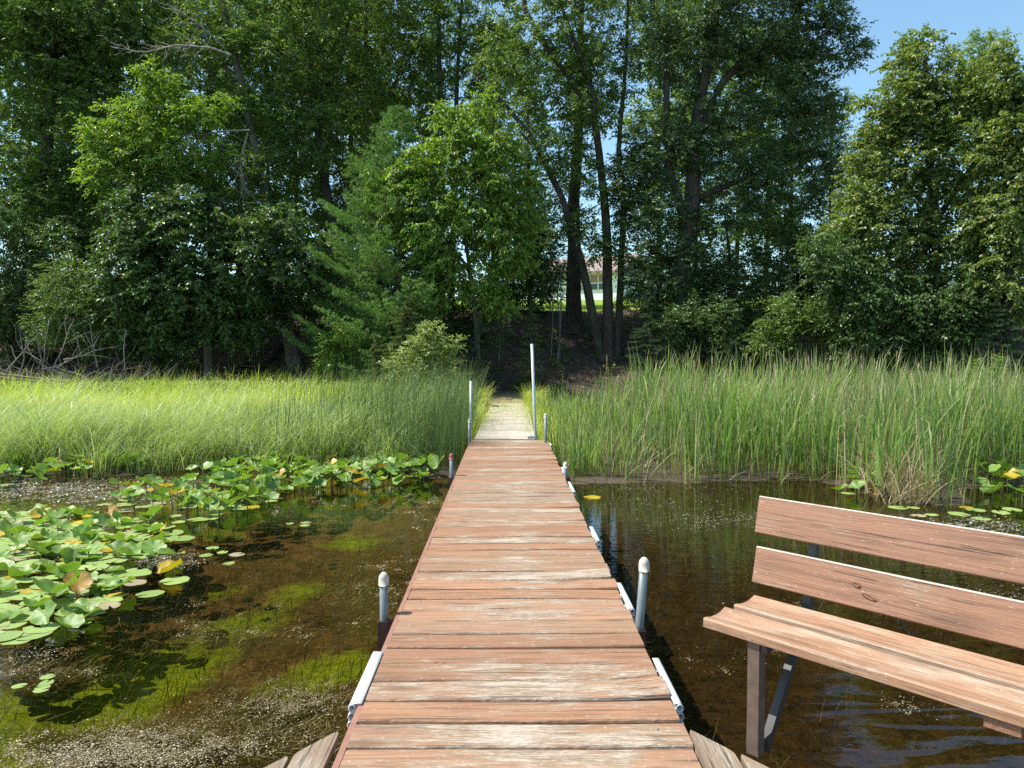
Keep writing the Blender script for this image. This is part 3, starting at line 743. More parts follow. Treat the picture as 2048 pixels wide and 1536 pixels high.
def conifer(name, label, Y, basepx, toppx, reach, seed, kind='pine', mat='pine', group=None, cat='pine tree', low=.06, step=.36, whorl=7, bias=None):
    rs = np.random.default_rng(seed)
    b = P(basepx[0], basepx[1], Y); tp = P(toppx[0], toppx[1], Y); b.z = hz(b.x, b.y) - .1
    e = empty(name, b, label, cat, group)
    H = (tp - b).length; tm = MB(); ax = np.array(tuple(tp - b)); b_ = np.array(tuple(b))
    tm.tube([b_ + ax * q for q in np.linspace(0, 1, 12)], np.linspace(max(.02, H * .013), .008, 12), 8)
    cen, dr = [], []
    z = low
    while z < .985:
        frac = 1 - z
        prof_ = reach * (min(.86, frac * 1.3 + .05)) * (.6 + .4 * min(1, (z - low) / .12 + .45))
        nb = whorl + rs.integers(-1, 2)
        a0 = rs.random() * 6.28
        for k in range(nb):
            a = a0 + k * 2 * math.pi / nb + rs.normal(0, .2)
            ln_ = prof_ * rs.uniform(.6, 1.12)
            if bias is not None: ln_ *= 1 + .25 * math.cos(a - bias)
            dv = np.array([math.cos(a), math.sin(a), 0])
            o = b_ + ax * min(.99, z + (rs.uniform(-.01, .01) if kind == 'pine' else rs.uniform(-.035, .035)))
            u = np.linspace(0, 1, 6)[:, None]
            if kind == 'pine': zz = ln_ * (.05 * u + .22 * u ** 2 - .10 * np.sin(u * math.pi))
            else: zz = ln_ * (-.28 * u + .20 * u ** 2)
            pts = o + dv * ln_ * u + [0, 0, 1.] * zz
            tm.tube(pts, np.linspace(max(.008, ln_ * .014), .004, 6), 4, cap=False)
            if kind == 'pine':
                ns = int(5 + ln_ * 10)
                for q in range(ns):
                    uu = .28 + .72 * (q + rs.random()) / ns
                    i = uu * 5; j = min(4, int(i)); p = pts[j] + (pts[j + 1] - pts[j]) * (i - j)
                    sd = np.array([-dv[1], dv[0], 0]) * (1 if q % 2 else -1)
                    sl = .46 * ln_ * (1.12 - uu) * rs.uniform(.5, 1.1) + .16
                    tdir = nrm(dv * .75 + sd * rs.uniform(.4, 1) + [0, 0, rs.uniform(.0, .45)])
                    m = max(2, int(sl / .085))
                    for w_ in range(m):
                        f_ = (w_ + 1) / m
                        cen.append(p + tdir * sl * f_ + rs.normal(0, .015, 3)); dr.append(tdir + [0, 0, .25])
            else:
                ns = int(4 + ln_ * 26)
                for q in range(ns):
                    uu = .1 + .9 * (q + rs.random()) / ns
                    i = uu * 5; j = min(4, int(i)); p = pts[j] + (pts[j + 1] - pts[j]) * (i - j)
                    sd = np.array([-dv[1], dv[0], 0]) * (1 if q % 2 else -1)
                    sl = (.38 * ln_ * (1.1 - uu) + .03) * rs.uniform(.6, 1.1)
                    tdir = nrm(dv * .9 + sd * .8 + [0, 0, rs.uniform(-.3, .15)])
                    m = max(2, int(sl / .035))
                    for w_ in range(m): cen.append(p + tdir * sl * (w_ + .5) / m); dr.append(tdir)
        z += step / H * rs.uniform(.8, 1.2) * (1.0 if z < .7 else .75)
    cen = np.array(cen); dr = np.array(dr)
    tm.build('trunk', M['bark'], e, True, origin=b)
    lm = MB()
    if kind == 'pine': needles(lm, cen, dr, 26, .115, .013, .6, rs)
    else: needles(lm, cen, dr, 11, .055, .015, .75, rs)
    lm.build('needles', M[mat], e, origin=b)
    return e

def blades(mb, base, h, az, th0, bend, wd, rs, S=5, p=1.4):
    n = len(base)
    az = np.broadcast_to(az, (n,)); dirv = np.stack([np.cos(az), np.sin(az), np.zeros(n)], 1)
    yaw = az + math.pi / 2 + rs.normal(0, .7, n); wv = np.stack([np.cos(yaw), np.sin(yaw), np.zeros(n)], 1)
    cur = base.copy(); V = np.zeros((n, S + 1, 2, 3)); Tt = np.zeros((n, S + 1, 2))
    for k in range(S + 1):
        tt = k / S; ww = wd * (1 - tt) ** .55 * (.75 + .25 * min(1, tt * 4)) + .0006
        V[:, k, 0] = cur - wv * (ww / 2)[:, None]; V[:, k, 1] = cur + wv * (ww / 2)[:, None]; Tt[:, k] = tt
        th = th0 + bend * ((k + .5) / S) ** p
        cur = cur + (dirv * np.sin(th)[:, None] + np.array([0, 0, 1.]) * np.cos(th)[:, None]) * (h / S)[:, None]
    i = np.arange(n)[:, None] * (2 * (S + 1)); k = np.arange(S)[None, :] * 2
    a = i + k
    F = np.stack([a, a + 1, a + 3, a + 2], -1).reshape(-1, 4)
    mb.add(V.reshape(-1, 3), F, Tt.ravel())
def in_view(x, y, m=1.0): return np.abs(x - y * .008) < y * .705 + m
def scatter(n, x0, x1, y0, y1, rs, f=None):
    x = rs.uniform(x0, x1, n); y = rs.uniform(y0, y1, n)
    ok = in_view(x, y)
    if f is not None: ok &= f(x, y)
    x, y = x[ok], y[ok]
    return np.stack([x, y, np.maximum(hgt(x, y), -.25) - .02], 1)

# ------------------------------------------------------------------ marsh: sedge, meadow grass, rushes, cattails (uncountable)
rs = np.random.default_rng(11)
fL = lambda x, y: (y > shore(x) - .15) & (x < -.62)
def tussocks(nt, per, x0, x1, y0, y1, sig, f):
    c = scatter(nt, x0, x1, y0, y1, rs, f); n = len(c) * per
    off = rs.normal(0, sig, (n, 2)); b = np.repeat(c, per, 0); b[:, :2] += off
    b[:, 2] = np.maximum(hgt(b[:, 0], b[:, 1]), -.2) - .02
    return b, np.arctan2(off[:, 1], off[:, 0]), np.repeat(rs.uniform(.6, 1.15, len(c)) + .16 * np.sin(c[:, 0] * 1.9 + 2 * np.sin(c[:, 1] * 1.3)), per), np.repeat(rs.normal(0, .5, len(c)), per)
b, az, hs, aj = tussocks(800, 66, -11.5, -.75, 10.6, 15.4, .16, lambda x, y: fL(x, y) & (x < -.85 - .8 * (y < 13)))
n = len(b); az = np.where(rs.random(n) < .45, az, .1 + aj + rs.normal(0, .5, n))
g = MB(); blades(g, b, rs.uniform(.65, 1.35, n) * hs, az, rs.uniform(.02, .3, n), rs.uniform(.9, 2.8, n), rs.uniform(.0045, .010, n), rs, 7, 1.8)
tag(g.build('sedge', M['sedge'], attr=True), 'fine windswept pale green sedge bending over the shallows beside the dock', 'sedge', kind='stuff')
b, az, hs, aj = tussocks(1500, 42, -16, -.9, 14.8, 22.2, .2, lambda x, y: x < -1.0 - .25 * np.clip(y - 17, 0, 9))
n = len(b); g = MB(); blades(g, b, (.62 + .03 * np.clip(b[:, 1] - 15, 0, 6)) * rs.uniform(.8, 1.5, n) * hs, az + rs.normal(0, .5, n), rs.uniform(0, .35, n), rs.uniform(.3, 1.9, n), rs.uniform(.007, .016, n), rs, 4)
b = scatter(2600, -14, -1.2, 12, 21.5, rs); n = len(b)
blades(g, b, rs.uniform(.9, 1.5, n), rs.normal(.2, 1.2, n), np.abs(rs.normal(0, .2, n)), rs.uniform(.3, 1.6, n), rs.uniform(.005, .012, n), rs, 5)
b = np.vstack([scatter(2400, -1.05, -.5, 11.9, 20, rs), scatter(2400, .47, .95, 11.9, 20, rs)]); n = len(b)
blades(g, b, rs.uniform(.35, .75, n), rs.uniform(0, 6.28, n), rs.uniform(0, .3, n), rs.uniform(.4, 1.9, n), rs.uniform(.005, .011, n), rs, 4)
tag(g.build('meadow_grass', M['meadow'], attr=True), 'bright yellow-green marsh grass in front of the dark trees', 'grass', kind='stuff')
b = scatter(5200, -4.5, -.62, 10.0, 15.5, rs, lambda x, y: fL(x, y) & (rs.random(len(x)) < np.clip((x + 4.2) / 2.4, .06, 1)))
n = len(b); g = MB(); blades(g, b, rs.uniform(.75, 1.4, n), rs.normal(.3, 1.3, n), np.abs(rs.normal(0, .10, n)), rs.uniform(0, .5, n), rs.uniform(.006, .010, n), rs, 4)
b = scatter(1900, -3.6, -.66, 10.8, 15.0, rs, lambda x, y: fL(x, y) & (rs.random(len(x)) < np.clip((x + 3.8) / 2.4, .06, 1))); n = len(b)
blades(g, b, rs.uniform(1.2, 1.75, n), rs.normal(.3, 1.3, n), np.abs(rs.normal(0, .14, n)), rs.uniform(0, .6, n), rs.uniform(.006, .010, n), rs, 4)
tag(g.build('rushes', M['rush'], attr=True), 'thin dark green bulrush stems beside the dock on the sedge side', 'rush', kind='stuff')
fR = lambda x, y: (y > shore(x) - .1) & (x > .72 + .02 * (y - 10))
b, az, hs, aj = tussocks(1900, 11, .8, 14, 8.3, 17.5, .11, lambda x, y: fR(x, y) & (np.sin(x * 1.9 + .6) + .5 * np.sin(y * 2 + x) + rs.normal(0, .5, len(x)) > -.75))
n = len(b); g = MB(); blades(g, b, rs.uniform(.85, 1.72, n) * (.15 + .85 * hs) * (.55 + .45 * sstep(.8, 3.0, b[:, 0])) * .98, az, np.abs(rs.normal(.04, .11, n)), np.abs(rs.normal(.3, .4, n)) + (rs.random(n) < .10) * 1.5, rs.uniform(.014, .036, n), rs, 6, 2.6)
tag(g.build('cattail_leaves', M['cattail'], attr=True), 'tall cattail leaves with dry tan tips, on the bench side of the dock', 'cattail', kind='stuff')
b = scatter(20000, .7, 14, 8.2, 17, rs, lambda x, y: fR(x, y) & (rs.random(len(x)) < np.clip(.22 + .35 * np.sin(x * 1.35 - 2.3) + .5 * sstep(3.2, 5, x), .05, 1)))
n = len(b); lean = rs.normal(0, 1.2, n) + np.where(b[:, 0] > 4.3, 0, math.pi * .3)
g = MB(); blades(g, b, rs.uniform(.75, 1.5, n) * (.6 + .4 * sstep(.8, 3.0, b[:, 0])), lean, np.abs(rs.normal(.02, .10, n)) + .12 * (b[:, 0] > 3.8), rs.uniform(0, .35, n) + (rs.random(n) < .05) * 1.2, rs.uniform(.006, .010, n), rs, 5)
tag(g.build('bulrushes', M['rush'], attr=True), 'dense thin dark green bulrush stems standing among the cattails', 'rush', kind='stuff')
b = np.vstack([scatter(2600, .7, 9, 8.4, 12.5, rs, lambda x, y: fR(x, y)), scatter(420, 4.4, 5.5, 8.4, 9.3, rs, lambda x, y: (abs(x - 4.75) < .4))])
b3 = scatter(1700, .9, 12, 9, 16, rs, lambda x, y: fR(x, y))
g = MB(); k = len(b3); blades(g, b3, rs.uniform(.9, 1.6, k) * (.6 + .4 * sstep(.8, 3.0, b3[:, 0])), rs.uniform(0, 6.28, k), np.abs(rs.normal(.08, .12, k)), np.abs(rs.normal(.5, .6, k)), rs.uniform(.010, .022, k), rs, 6, 2.6)
tag(g.build('dry_cattails', M['straw'], attr=True), 'dry tan leaves standing among the green cattails', 'cattail', kind='stuff')
b[:, 2] = np.maximum(b[:, 2], -.03)
n = len(b); g = MB(); blades(g, b, rs.uniform(.25, .95, n), rs.uniform(0, 6.28, n), np.abs(rs.normal(.35, .4, n)), rs.uniform(.1, 1.6, n), rs.uniform(.005, .012, n), rs, 4)
tag(g.build('dead_reeds', M['straw'], attr=True), 'bleached broken reed stalks at the foot of the cattails', 'reeds', kind='stuff')
# seed heads that stand above the reeds
g = MB()
for i in range(60):
    x = rs.uniform(1.2, 9.5); y = rs.uniform(10.6, 15); hh = rs.uniform(1.2, 1.72); z = hz(x, y); a = rs.uniform(0, 6.28); dx, dy = .3 * rs.random() * math.cos(a), .3 * rs.random() * math.sin(a)
    g.tube([(x, y, z), (x + dx * .5, y + dy * .5, z + hh * .6), (x + dx, y + dy, z + hh)], [.004, .003, .0025], 4, cap=False)
    g.tube([(x + dx * .9, y + dy * .9, z + hh * .9), (x + dx * .95, y + dy * .95, z + hh * .96), (x + dx, y + dy, z + hh)], [.003, .008, .003], 6)
tag(g.build('seed_heads', M['straw2']), 'thin brown seed heads above the reeds', 'reeds', kind='stuff')
# shoreline tufts both sides of the path, in front of the bank
b = scatter(9000, -3.5, 7, 15.8, 22.5, rs, lambda x, y: ((x < -.55 - .05 * (y - 16)) | (x > .75 + .05 * (y - 16))) & (rs.random(len(x)) < .65))
n = len(b); g = MB(); blades(g, b, rs.uniform(.25, .7, n), rs.uniform(0, 6.28, n), rs.uniform(0, .3, n), rs.uniform(.2, 1.5, n), rs.uniform(.006, .012, n), rs, 4)
tag(g.build('path_grass', M['cattail'], attr=True), 'short rough grass at the foot of the bank', 'grass', kind='stuff')
b = scatter(16000, -1.6, 2.2, 18.6, 22.6, rs)
n = len(b); g = MB(); blades(g, b, rs.uniform(.03, .12, n), rs.uniform(0, 6.28, n), rs.uniform(.2, 1.0, n), rs.uniform(.2, 1.0, n), rs.uniform(.006, .012, n), rs, 2)
tag(g.build('path_turf', M['straw'], attr=True), 'thin dry turf on the path at the end of the gangway', 'grass', kind='stuff')
# lawn blades in front of the house
b = scatter(26000, -6, 14, 30.6, 46, rs); n = len(b); g = MB()
blades(g, b, rs.uniform(.05, .12, n), rs.uniform(0, 6.28, n), rs.uniform(0, .5, n), rs.uniform(.2, 1, n), rs.uniform(.012, .03, n), rs, 2)
tag(g.build('lawn', M['meadow'], attr=True), 'sunlit mown lawn behind the trunks below the house', 'lawn', kind='stuff')
# leaf litter on the bank
n = 26000; x = rs.uniform(-14, 14, n); y = rs.uniform(21.4, 31, n); z = hgt(x, y) + .012
d = rs.normal(0, 1, (n, 3)) * [1, 1, .25]; nv = rs.normal(0, .35, (n, 3)) + [0, -.3, 1]
V, F = leaf_cards(np.stack([x, y, z], 1), d, nv, rs.uniform(.05, .12, n), rs.uniform(.03, .07, n))
tag(MB().add(V, F).build('leaf_litter', M['litter']), 'dry brown fallen leaves covering the bank', 'leaves', kind='stuff')

rs = np.random.default_rng(29); n = 420
x = rs.uniform(-13, 13, n); y = rs.uniform(22.2, 29.5, n); c = np.stack([x, y, hgt(x, y) + rs.uniform(.05, .3, n)], 1)
m = MB(); sprays(m, c, rs.normal(0, 1, (n, 3)) + [0, 0, .6], 5, 7, .22, .085, .045, .2, rs, .6)
tag(m.build('undergrowth', M['l_mid']), 'sparse low seedlings and leafy undergrowth on the shaded bank', 'undergrowth', kind='stuff')
# ------------------------------------------------------------------ water plants
def pad_mesh(name, mat, kind, seed):
    r_ = np.random.default_rng(seed); na, nr = 30, 5
    th = np.linspace(R(14), R(346), na); rr_ = np.linspace(0, 1, nr + 1)[1:]
    edge = 1 + .03 * np.sin(th * 5 + r_.random() * 6) + .02 * np.sin(th * 9 + r_.random() * 6)
    edge *= 1 + .12 * np.cos(th) * (1 if kind != 'flat' else .2)
    lob = np.minimum(th, 2 * math.pi - th); edge *= .86 + .14 * np.clip(lob / .7, 0, 1)
    V = [(0, 0, 0)]; tv = [0]
    fold, bowl, wav, ph = r_.uniform(.1, .75), r_.uniform(.02, .45), r_.uniform(.03, .13), r_.random() * 6
    for q in rr_:
        for a, e_ in zip(th, edge):
            x, y = -math.cos(a) * q * e_, math.sin(a) * q * e_ * .88
            if kind == 'flat': zz = .012 * math.sin(a * 4 + ph) * q * q + .02 * q ** 3 * (1 if seed % 2 else .2)
            else: zz = fold * abs(y) * (.5 + .5 * q) + bowl * q * q * .6 + wav * q * q * math.sin(a * 3 + ph) + .07 * q ** 3 * math.sin(a * 7 + ph * 2) - (.22 * max(0, x) ** 2 if seed % 3 == 0 else 0)
            V.append((x, y, zz)); tv.append(q)
    F3 = [[0, 1 + i, 2 + i] for i in range(na - 1)]
    F4 = [[1 + k * na + i, 1 + (k + 1) * na + i, 1 + (k + 1) * na + i + 1, 1 + k * na + i + 1] for k in range(nr - 1) for i in range(na - 1)]
    m = MB().add(V, F4, tv); m.F.append(np.array(F3))
    return m.mesh(name, M[mat], True, True)
RA = {k: [pad_mesh('leaf_blade', k, 'raised', 100 + i) for i in range(7)] for k in ('pad', 'padyel', 'padbrown')}
FL = {k: [pad_mesh('lily_pad', k, 'flat', 200 + i) for i in range(4)] for k in ('padflat', 'padyel', 'padolive')}
stalk_me = MB().tube([(0, 0, 0), (.01, .006, -.5), (0, 0, -1)], [.0055, .006, .007], 6, False).mesh('stalk', M['stalk'], True)
placed = []
def free(p, r_):
    for q, rq in placed:
        if (q[0] - p[0]) ** 2 + (q[1] - p[1]) ** 2 < (.44 * (r_ + rq)) ** 2: return False
    return True
pads = []
def raised(p, size, h, mat, label, group): pads.append((size / (Vector((p[0], p[1], h)) - EYE).length, 'r', p, size, h, mat, label, group))
def flat(p, size, mat, label, group): pads.append((size * (1.3 if group is None else .8) / (Vector((p[0], p[1], 0)) - EYE).length, 'f', p, size, 0, mat, label, group))
def finish_pads():
    pads.sort(key=lambda q: -q[0] - (9 if q[7] is None or 'lone' in q[7] or 'tiny' in q[7] else 0))
    rest = MB(); mats = []; mi = []
    for i, (_, kd, p, size, h, mat, label, group) in enumerate(pads):
        me = random.choice((RA if kd == 'r' else FL)[mat])
        if kd == 'r': rot = (random.gauss(0, .30), random.gauss(.0, .30), random.random() * 6.28)
        else: rot = (random.gauss(0, .02), random.gauss(0, .02), random.random() * 6.28); h = .004 + .006 * random.random()
        if i < 298:
            if kd == 'r':
                e = empty('lily_leaf', (p[0], p[1], 0), label, 'lily pad', group)
                o = link('blade', me, e, (0, 0, h)); o.scale = (size,) * 3; o.rotation_euler = rot
                s_ = link('stalk', stalk_me, e, (0, 0, h)); s_.scale = (1, 1, h + .3); s_.rotation_euler = (random.gauss(0, .12), random.gauss(0, .12), random.random() * 6)
            else:
                o = link('lily_pad', me); o.location = (p[0], p[1], h); o.scale = (size,) * 3; o.rotation_euler = rot; tag(o, label, 'lily pad', group)
        else:
            co = np.zeros(len(me.vertices) * 3); me.vertices.foreach_get('co', co); tv = np.zeros(len(me.vertices)); me.attributes['t'].data.foreach_get('value', tv)
            V = co.reshape(-1, 3) * size @ np.array(Euler(rot).to_matrix()).T + [p[0], p[1], h]
            mname = me.materials[0]
            if mname not in mats: mats.append(mname)
            k0 = rest.n
            f4 = np.array([list(q.vertices) for q in me.polygons if len(q.vertices) == 4]); f3 = np.array([list(q.vertices) for q in me.polygons if len(q.vertices) == 3])
            rest.add(V, f4, tv); rest.F.append(f3 + k0); mi += [mats.index(mname)] * (len(f4) + len(f3))
            if kd == 'r':
                rest.tube([(p[0], p[1], h), (p[0] + .01, p[1], -.3)], .005, 4, False); mi += [mats.index(mname)] * 4
    me = rest.mesh('lily_pads_far', None, True, True)
    for q in mats: me.materials.append(q)
    if len(me.polygons) == len(mi): me.polygons.foreach_set('material_index', np.array(mi, np.int32))
    tag(link('lily_pad_mass', me), 'smaller green lily leaves crowded between the larger ones', 'lily pads', kind='stuff')
def bed(poly, n, frac_raised, rsize, hr, lab_r, lab_f, lab_y, group, yel=.08, fsize=(.07, .13), tight=.72):
    """pads strewn over a photo-outlined patch of water"""
    poly = [G(*q) for q in poly]; xs_ = [q.x for q in poly]; ys_ = [q.y for q in poly]
    def inside(x, y):
        c = False; j = len(poly) - 1
        for i in range(len(poly)):
            if (poly[i].y > y) != (poly[j].y > y) and x < (poly[j].x - poly[i].x) * (y - poly[i].y) / (poly[j].y - poly[i].y) + poly[i].x: c = not c
            j = i
        return c
    k = tr_ = 0
    while k < n and tr_ < n * 60:
        tr_ += 1
        x, y = random.uniform(min(xs_), max(xs_)), random.uniform(min(ys_), max(ys_))
        if not inside(x, y): continue
        ra = random.random() < frac_raised
        s_ = random.uniform(*(rsize if ra else fsize))
        if not free((x, y), s_ * (.62 if ra else 1)): continue
        placed.append(((x, y), s_ * (.62 if ra else 1))); k += 1
        yl = random.random() < yel
        if ra: raised((x, y), s_, random.uniform(*hr), random.choice(['padyel', 'padbrown']) if yl else 'pad', lab_y if yl else lab_r, group)
        else: flat((x, y), s_, 'padyel' if yl else ('padolive' if random.random() < .06 else 'padflat'), lab_y if yl else lab_f, group)
GA = 'lily leaves in the bank along the sedge'
bed([(385, 985), (420, 955), (560, 938), (640, 934), (800, 940), (890, 950), (885, 966), (700, 982), (560, 996)], 190, .95, (.085, .14), (.05, .26), 'raised green lily leaf in the bank between sedge and dock', 'flat green lily pad floating below the bank between sedge and dock', 'yellowing lily leaf in the bank between sedge and dock', GA, .05)
bed([(-20, 945), (130, 935), (290, 935), (300, 950), (150, 968), (-20, 980)], 60, .92, (.08, .13), (.08, .28), 'raised green lily leaf at the foot of the sedge beyond the scum', 'flat green lily pad at the foot of the sedge beyond the scum', 'yellow lily leaf at the foot of the sedge beyond the scum', 'lily leaves at the foot of the sedge', .09)
bed([(180, 1015), (330, 970), (430, 968), (560, 990), (540, 1012), (440, 1045), (300, 1055)], 90, .55, (.08, .135), (.05, .22), 'raised green lily leaf in the middle of the lily bed', 'flat green lily pad in the middle of the lily bed', 'yellow lily leaf in the middle of the lily bed', 'lily leaves in the middle of the bed', .08)
bed([(-30, 1020), (180, 1030), (320, 1050), (370, 1080), (300, 1110), (200, 1130), (280, 1150), (250, 1200), (170, 1245), (60, 1285), (-30, 1300)], 280, .22, (.08, .125), (.01, .065), 'raised green lily leaf in the near open lily bed', 'flat green lily pad floating in the near open lily bed', 'yellow or brown lily leaf in the near open lily bed', 'lily leaves in the near open bed', .08)
for px, py, s_ in ((275, 1148, .11), (350, 1163, .11), (300, 1190, .10)): 
    p = G(px, py); flat(p, s_, 'padflat', 'flat lily pad at the ragged near edge of the open lily bed', 'lily pads at the near edge')
for px, py, s_, mt in ((425, 1098, .065, 'padflat'), (445, 1106, .05, 'padflat'), (474, 1111, .07, 'padolive'), (458, 1128, .05, 'padflat'), (412, 1112, .06, 'padflat'), (580, 1048, .045, 'padflat'), (612, 1046, .06, 'padolive'), (610, 1052, .055, 'padflat')):
    p = G(px, py); flat(p, s_, mt, 'small lone lily pad floating in open brown water', 'lone lily pads in open water')
for px, py in ((38, 1375), (82, 1383), (93, 1368), (85, 1376), (95, 1357)):
    p = G(px, py); flat(p, .038, 'padflat', 'tiny pale lily pad floating over the green algae', 'tiny lily pads over the algae')
for (px, py, s_, h, mt, lab) in ((305, 1110, .115, .06, 'pad', 'upright fluted green lily leaf standing alone at the rim of the lily bed'), (345, 1122, .11, .06, 'pad', 'green lily leaf beside the fluted one at the rim of the lily bed'), (345, 1150, .105, .05, 'padyel', 'yellow-edged lily leaf at the outer rim of the lily bed'), (155, 1195, .11, .10, 'padbrown', 'orange-brown lily leaf among green ones in the near lily bed'), (110, 1215, .15, .1, 'pad', 'broad green lily leaf in the near lily bed')):
    p = G(px, py); raised(p, s_, h, mt, lab, None)
bed([(1640, 965), (1700, 950), (1770, 975), (1760, 1000), (1680, 1000)], 18, .9, (.08, .13), (.06, .22), 'green lily leaf in the small clump behind the bench back', 'flat pad beside the small lily clump behind the bench back', 'yellow lily leaf in the small clump behind the bench back', 'lily clump behind the bench', .1)
bed([(1930, 965), (1960, 940), (2080, 935), (2080, 1020), (1985, 1015)], 30, .95, (.10, .16), (.10, .33), 'broad green lily leaf in the clump at the edge of the bulrushes', 'flat pad by the lily clump at the edge of the bulrushes', 'yellowed lily leaf in the clump at the edge of the bulrushes', 'lily clump by the bulrushes', .04)
bed([(1740, 1010), (1900, 1008), (2060, 1020), (2060, 1042), (1830, 1036)], 11, .1, (.1, .14), (.03, .06), 'lily leaf lifting from the water beyond the bench', 'flat lily pad floating in the dark water beyond the bench', 'olive lily pad floating in the dark water beyond the bench', 'lily pads beyond the bench', .15, (.07, .12))
p = G(1185, 996); flat(p, .11, 'padyel', 'single yellow-green lily pad floating beside the dock on the bench side', None)

finish_pads()
# floating bits, scum and submerged weed (uncountable)
def flecks(name, regions, mat, label, cat):
    m = MB(); rs = np.random.default_rng(len(name))
    for poly_c, n, size in regions:
        px, py, rx, ry = poly_c
        a = rs.normal(0, .5, (n * 2, 2)); a = a[(np.abs(a) < 1.2).all(1)][:n]
        wob = np.sin(a[:, 0] * 9 + 3 * np.sin(a[:, 1] * 7)) + .9 * np.sin(a[:, 0] * 23 + 2 * a[:, 1] * 9 + px) + rs.normal(0, .45, len(a)); a = a[wob > -.3]
        q = np.array([tuple(G(px + rx * u, py + ry * v))[:2] for u, v in a])
        if mat == 'floc2':
            nc = max(4, len(q) // 45); q = q[rs.integers(0, nc, len(q))] + rs.normal(0, 1, (len(q), 2)) * rs.gamma(1.2, .035, (len(q), 1))
        k = len(q); th = rs.random(k) * 6.28; s_ = size * rs.uniform(.3, 1.2, k)
        d = np.stack([np.cos(th), np.sin(th), rs.normal(0, .12, k)], 1)
        c = np.concatenate([q, rs.uniform(.003, .010, (k, 1))], 1)
        nv = rs.normal(0, .22, (k, 3)) + [0, 0, 1]
        V, F = leaf_cards(c, d, nv, s_, s_ * rs.uniform(.4, .9, k), .05); m.add(V, F)
    tag(m.build(name, M[mat]), label, cat, kind='stuff')
flecks('floating_scum', [((200, 985, 260, 28), 9000, .030), ((60, 975, 160, 22), 4000, .03), ((430, 965, 120, 16), 1500, .03), ((340, 1120, 70, 18), 1500, .018), ((160, 1080, 180, 60), 2500, .02), ((1440, 1040, 160, 22), 1800, .016), ((1330, 1005, 220, 25), 500, .02), ((1950, 1055, 140, 22), 3000, .025), ((1300, 975, 200, 10), 500, .02), ((1990, 1200, 130, 30), 1200, .014)], 'floc', 'grey floating scum and seed fluff on the still water', 'scum')
flecks('floating_algae', [((300, 1490, 300, 34), 9000, .009), ((180, 1520, 220, 24), 7000, .010), ((580, 1410, 160, 50), 4600, .008), ((60, 1330, 140, 30), 1500, .010), ((520, 1240, 300, 40), 900, .012), ((780, 1160, 60, 60), 1200, .014), ((830, 1020, 60, 40), 1200, .02), ((640, 1000, 200, 20), 800, .02), ((1800, 1420, 60, 20), 260, .010), ((1330, 1480, 120, 60), 250, .008), ((1500, 1250, 300, 120), 500, .010)], 'floc2', 'tan floating algae crumbs and weed tips beside the dock', 'algae')
rs = np.random.default_rng(5); n = 9000
x = np.concatenate([rs.uniform(-4.2, -.6, n), rs.uniform(.75, 3.5, 1500)]); y = np.concatenate([rs.uniform(2.0, 7.5, n), rs.uniform(2.2, 7, 1500)])
b = np.stack([x, y, hgt(x, y) + rs.uniform(0, .25, len(x))], 1); k = len(b)
g = MB(); blades(g, b, rs.uniform(.05, .2, k), rs.normal(.6, 1.1, k), rs.uniform(.3, 1.3, k), rs.uniform(-1.2, 1.6, k), rs.uniform(.002, .006, k), rs, 4)
g.V = [np.concatenate([v[:, :2], np.minimum(v[:, 2:], -.012)], 1) for v in g.V]
tag(g.build('pondweed', M['weed'], attr=True), 'brown submerged pondweed strands drifting beside the dock', 'pondweed', kind='stuff')

q = []
for px, py, rx, ry, n in ((330, 1480, 260, 45, 9000), (560, 1420, 150, 60, 7000), (660, 1490, 80, 40, 2500), (60, 1340, 120, 30, 2500), (480, 1270, 200, 30, 2500), (720, 1200, 70, 60, 2500), (780, 1080, 60, 40, 1500), (560, 1130, 160, 30, 1500)):
    a = rs.normal(0, .5, (n, 2)); a = a[(np.sin(a[:, 0] * 8 + 2.5 * np.sin(a[:, 1] * 6 + px)) + rs.normal(0, .5, n)) > -.1]
    q += [tuple(G(px + rx * u, py + ry * v))[:2] for u, v in a]
q = np.array(q); k = len(q); b = np.concatenate([q, rs.uniform(-.10, -.005, (k, 1))], 1)
g = MB(); blades(g, b, rs.uniform(.04, .16, k), rs.normal(.5, 1.0, k), rs.normal(1.45, .15, k), rs.normal(0, .5, k), rs.uniform(.002, .005, k), rs, 3)
g.V = [np.concatenate([v[:, :2], np.clip(v[:, 2:], -.2, .006)], 1) for v in g.V]
tag(g.build('weed_mat', M['weedmat'], attr=True), 'matted tan and olive pondweed strands lying just under the surface by the near corner', 'pondweed', kind='stuff')

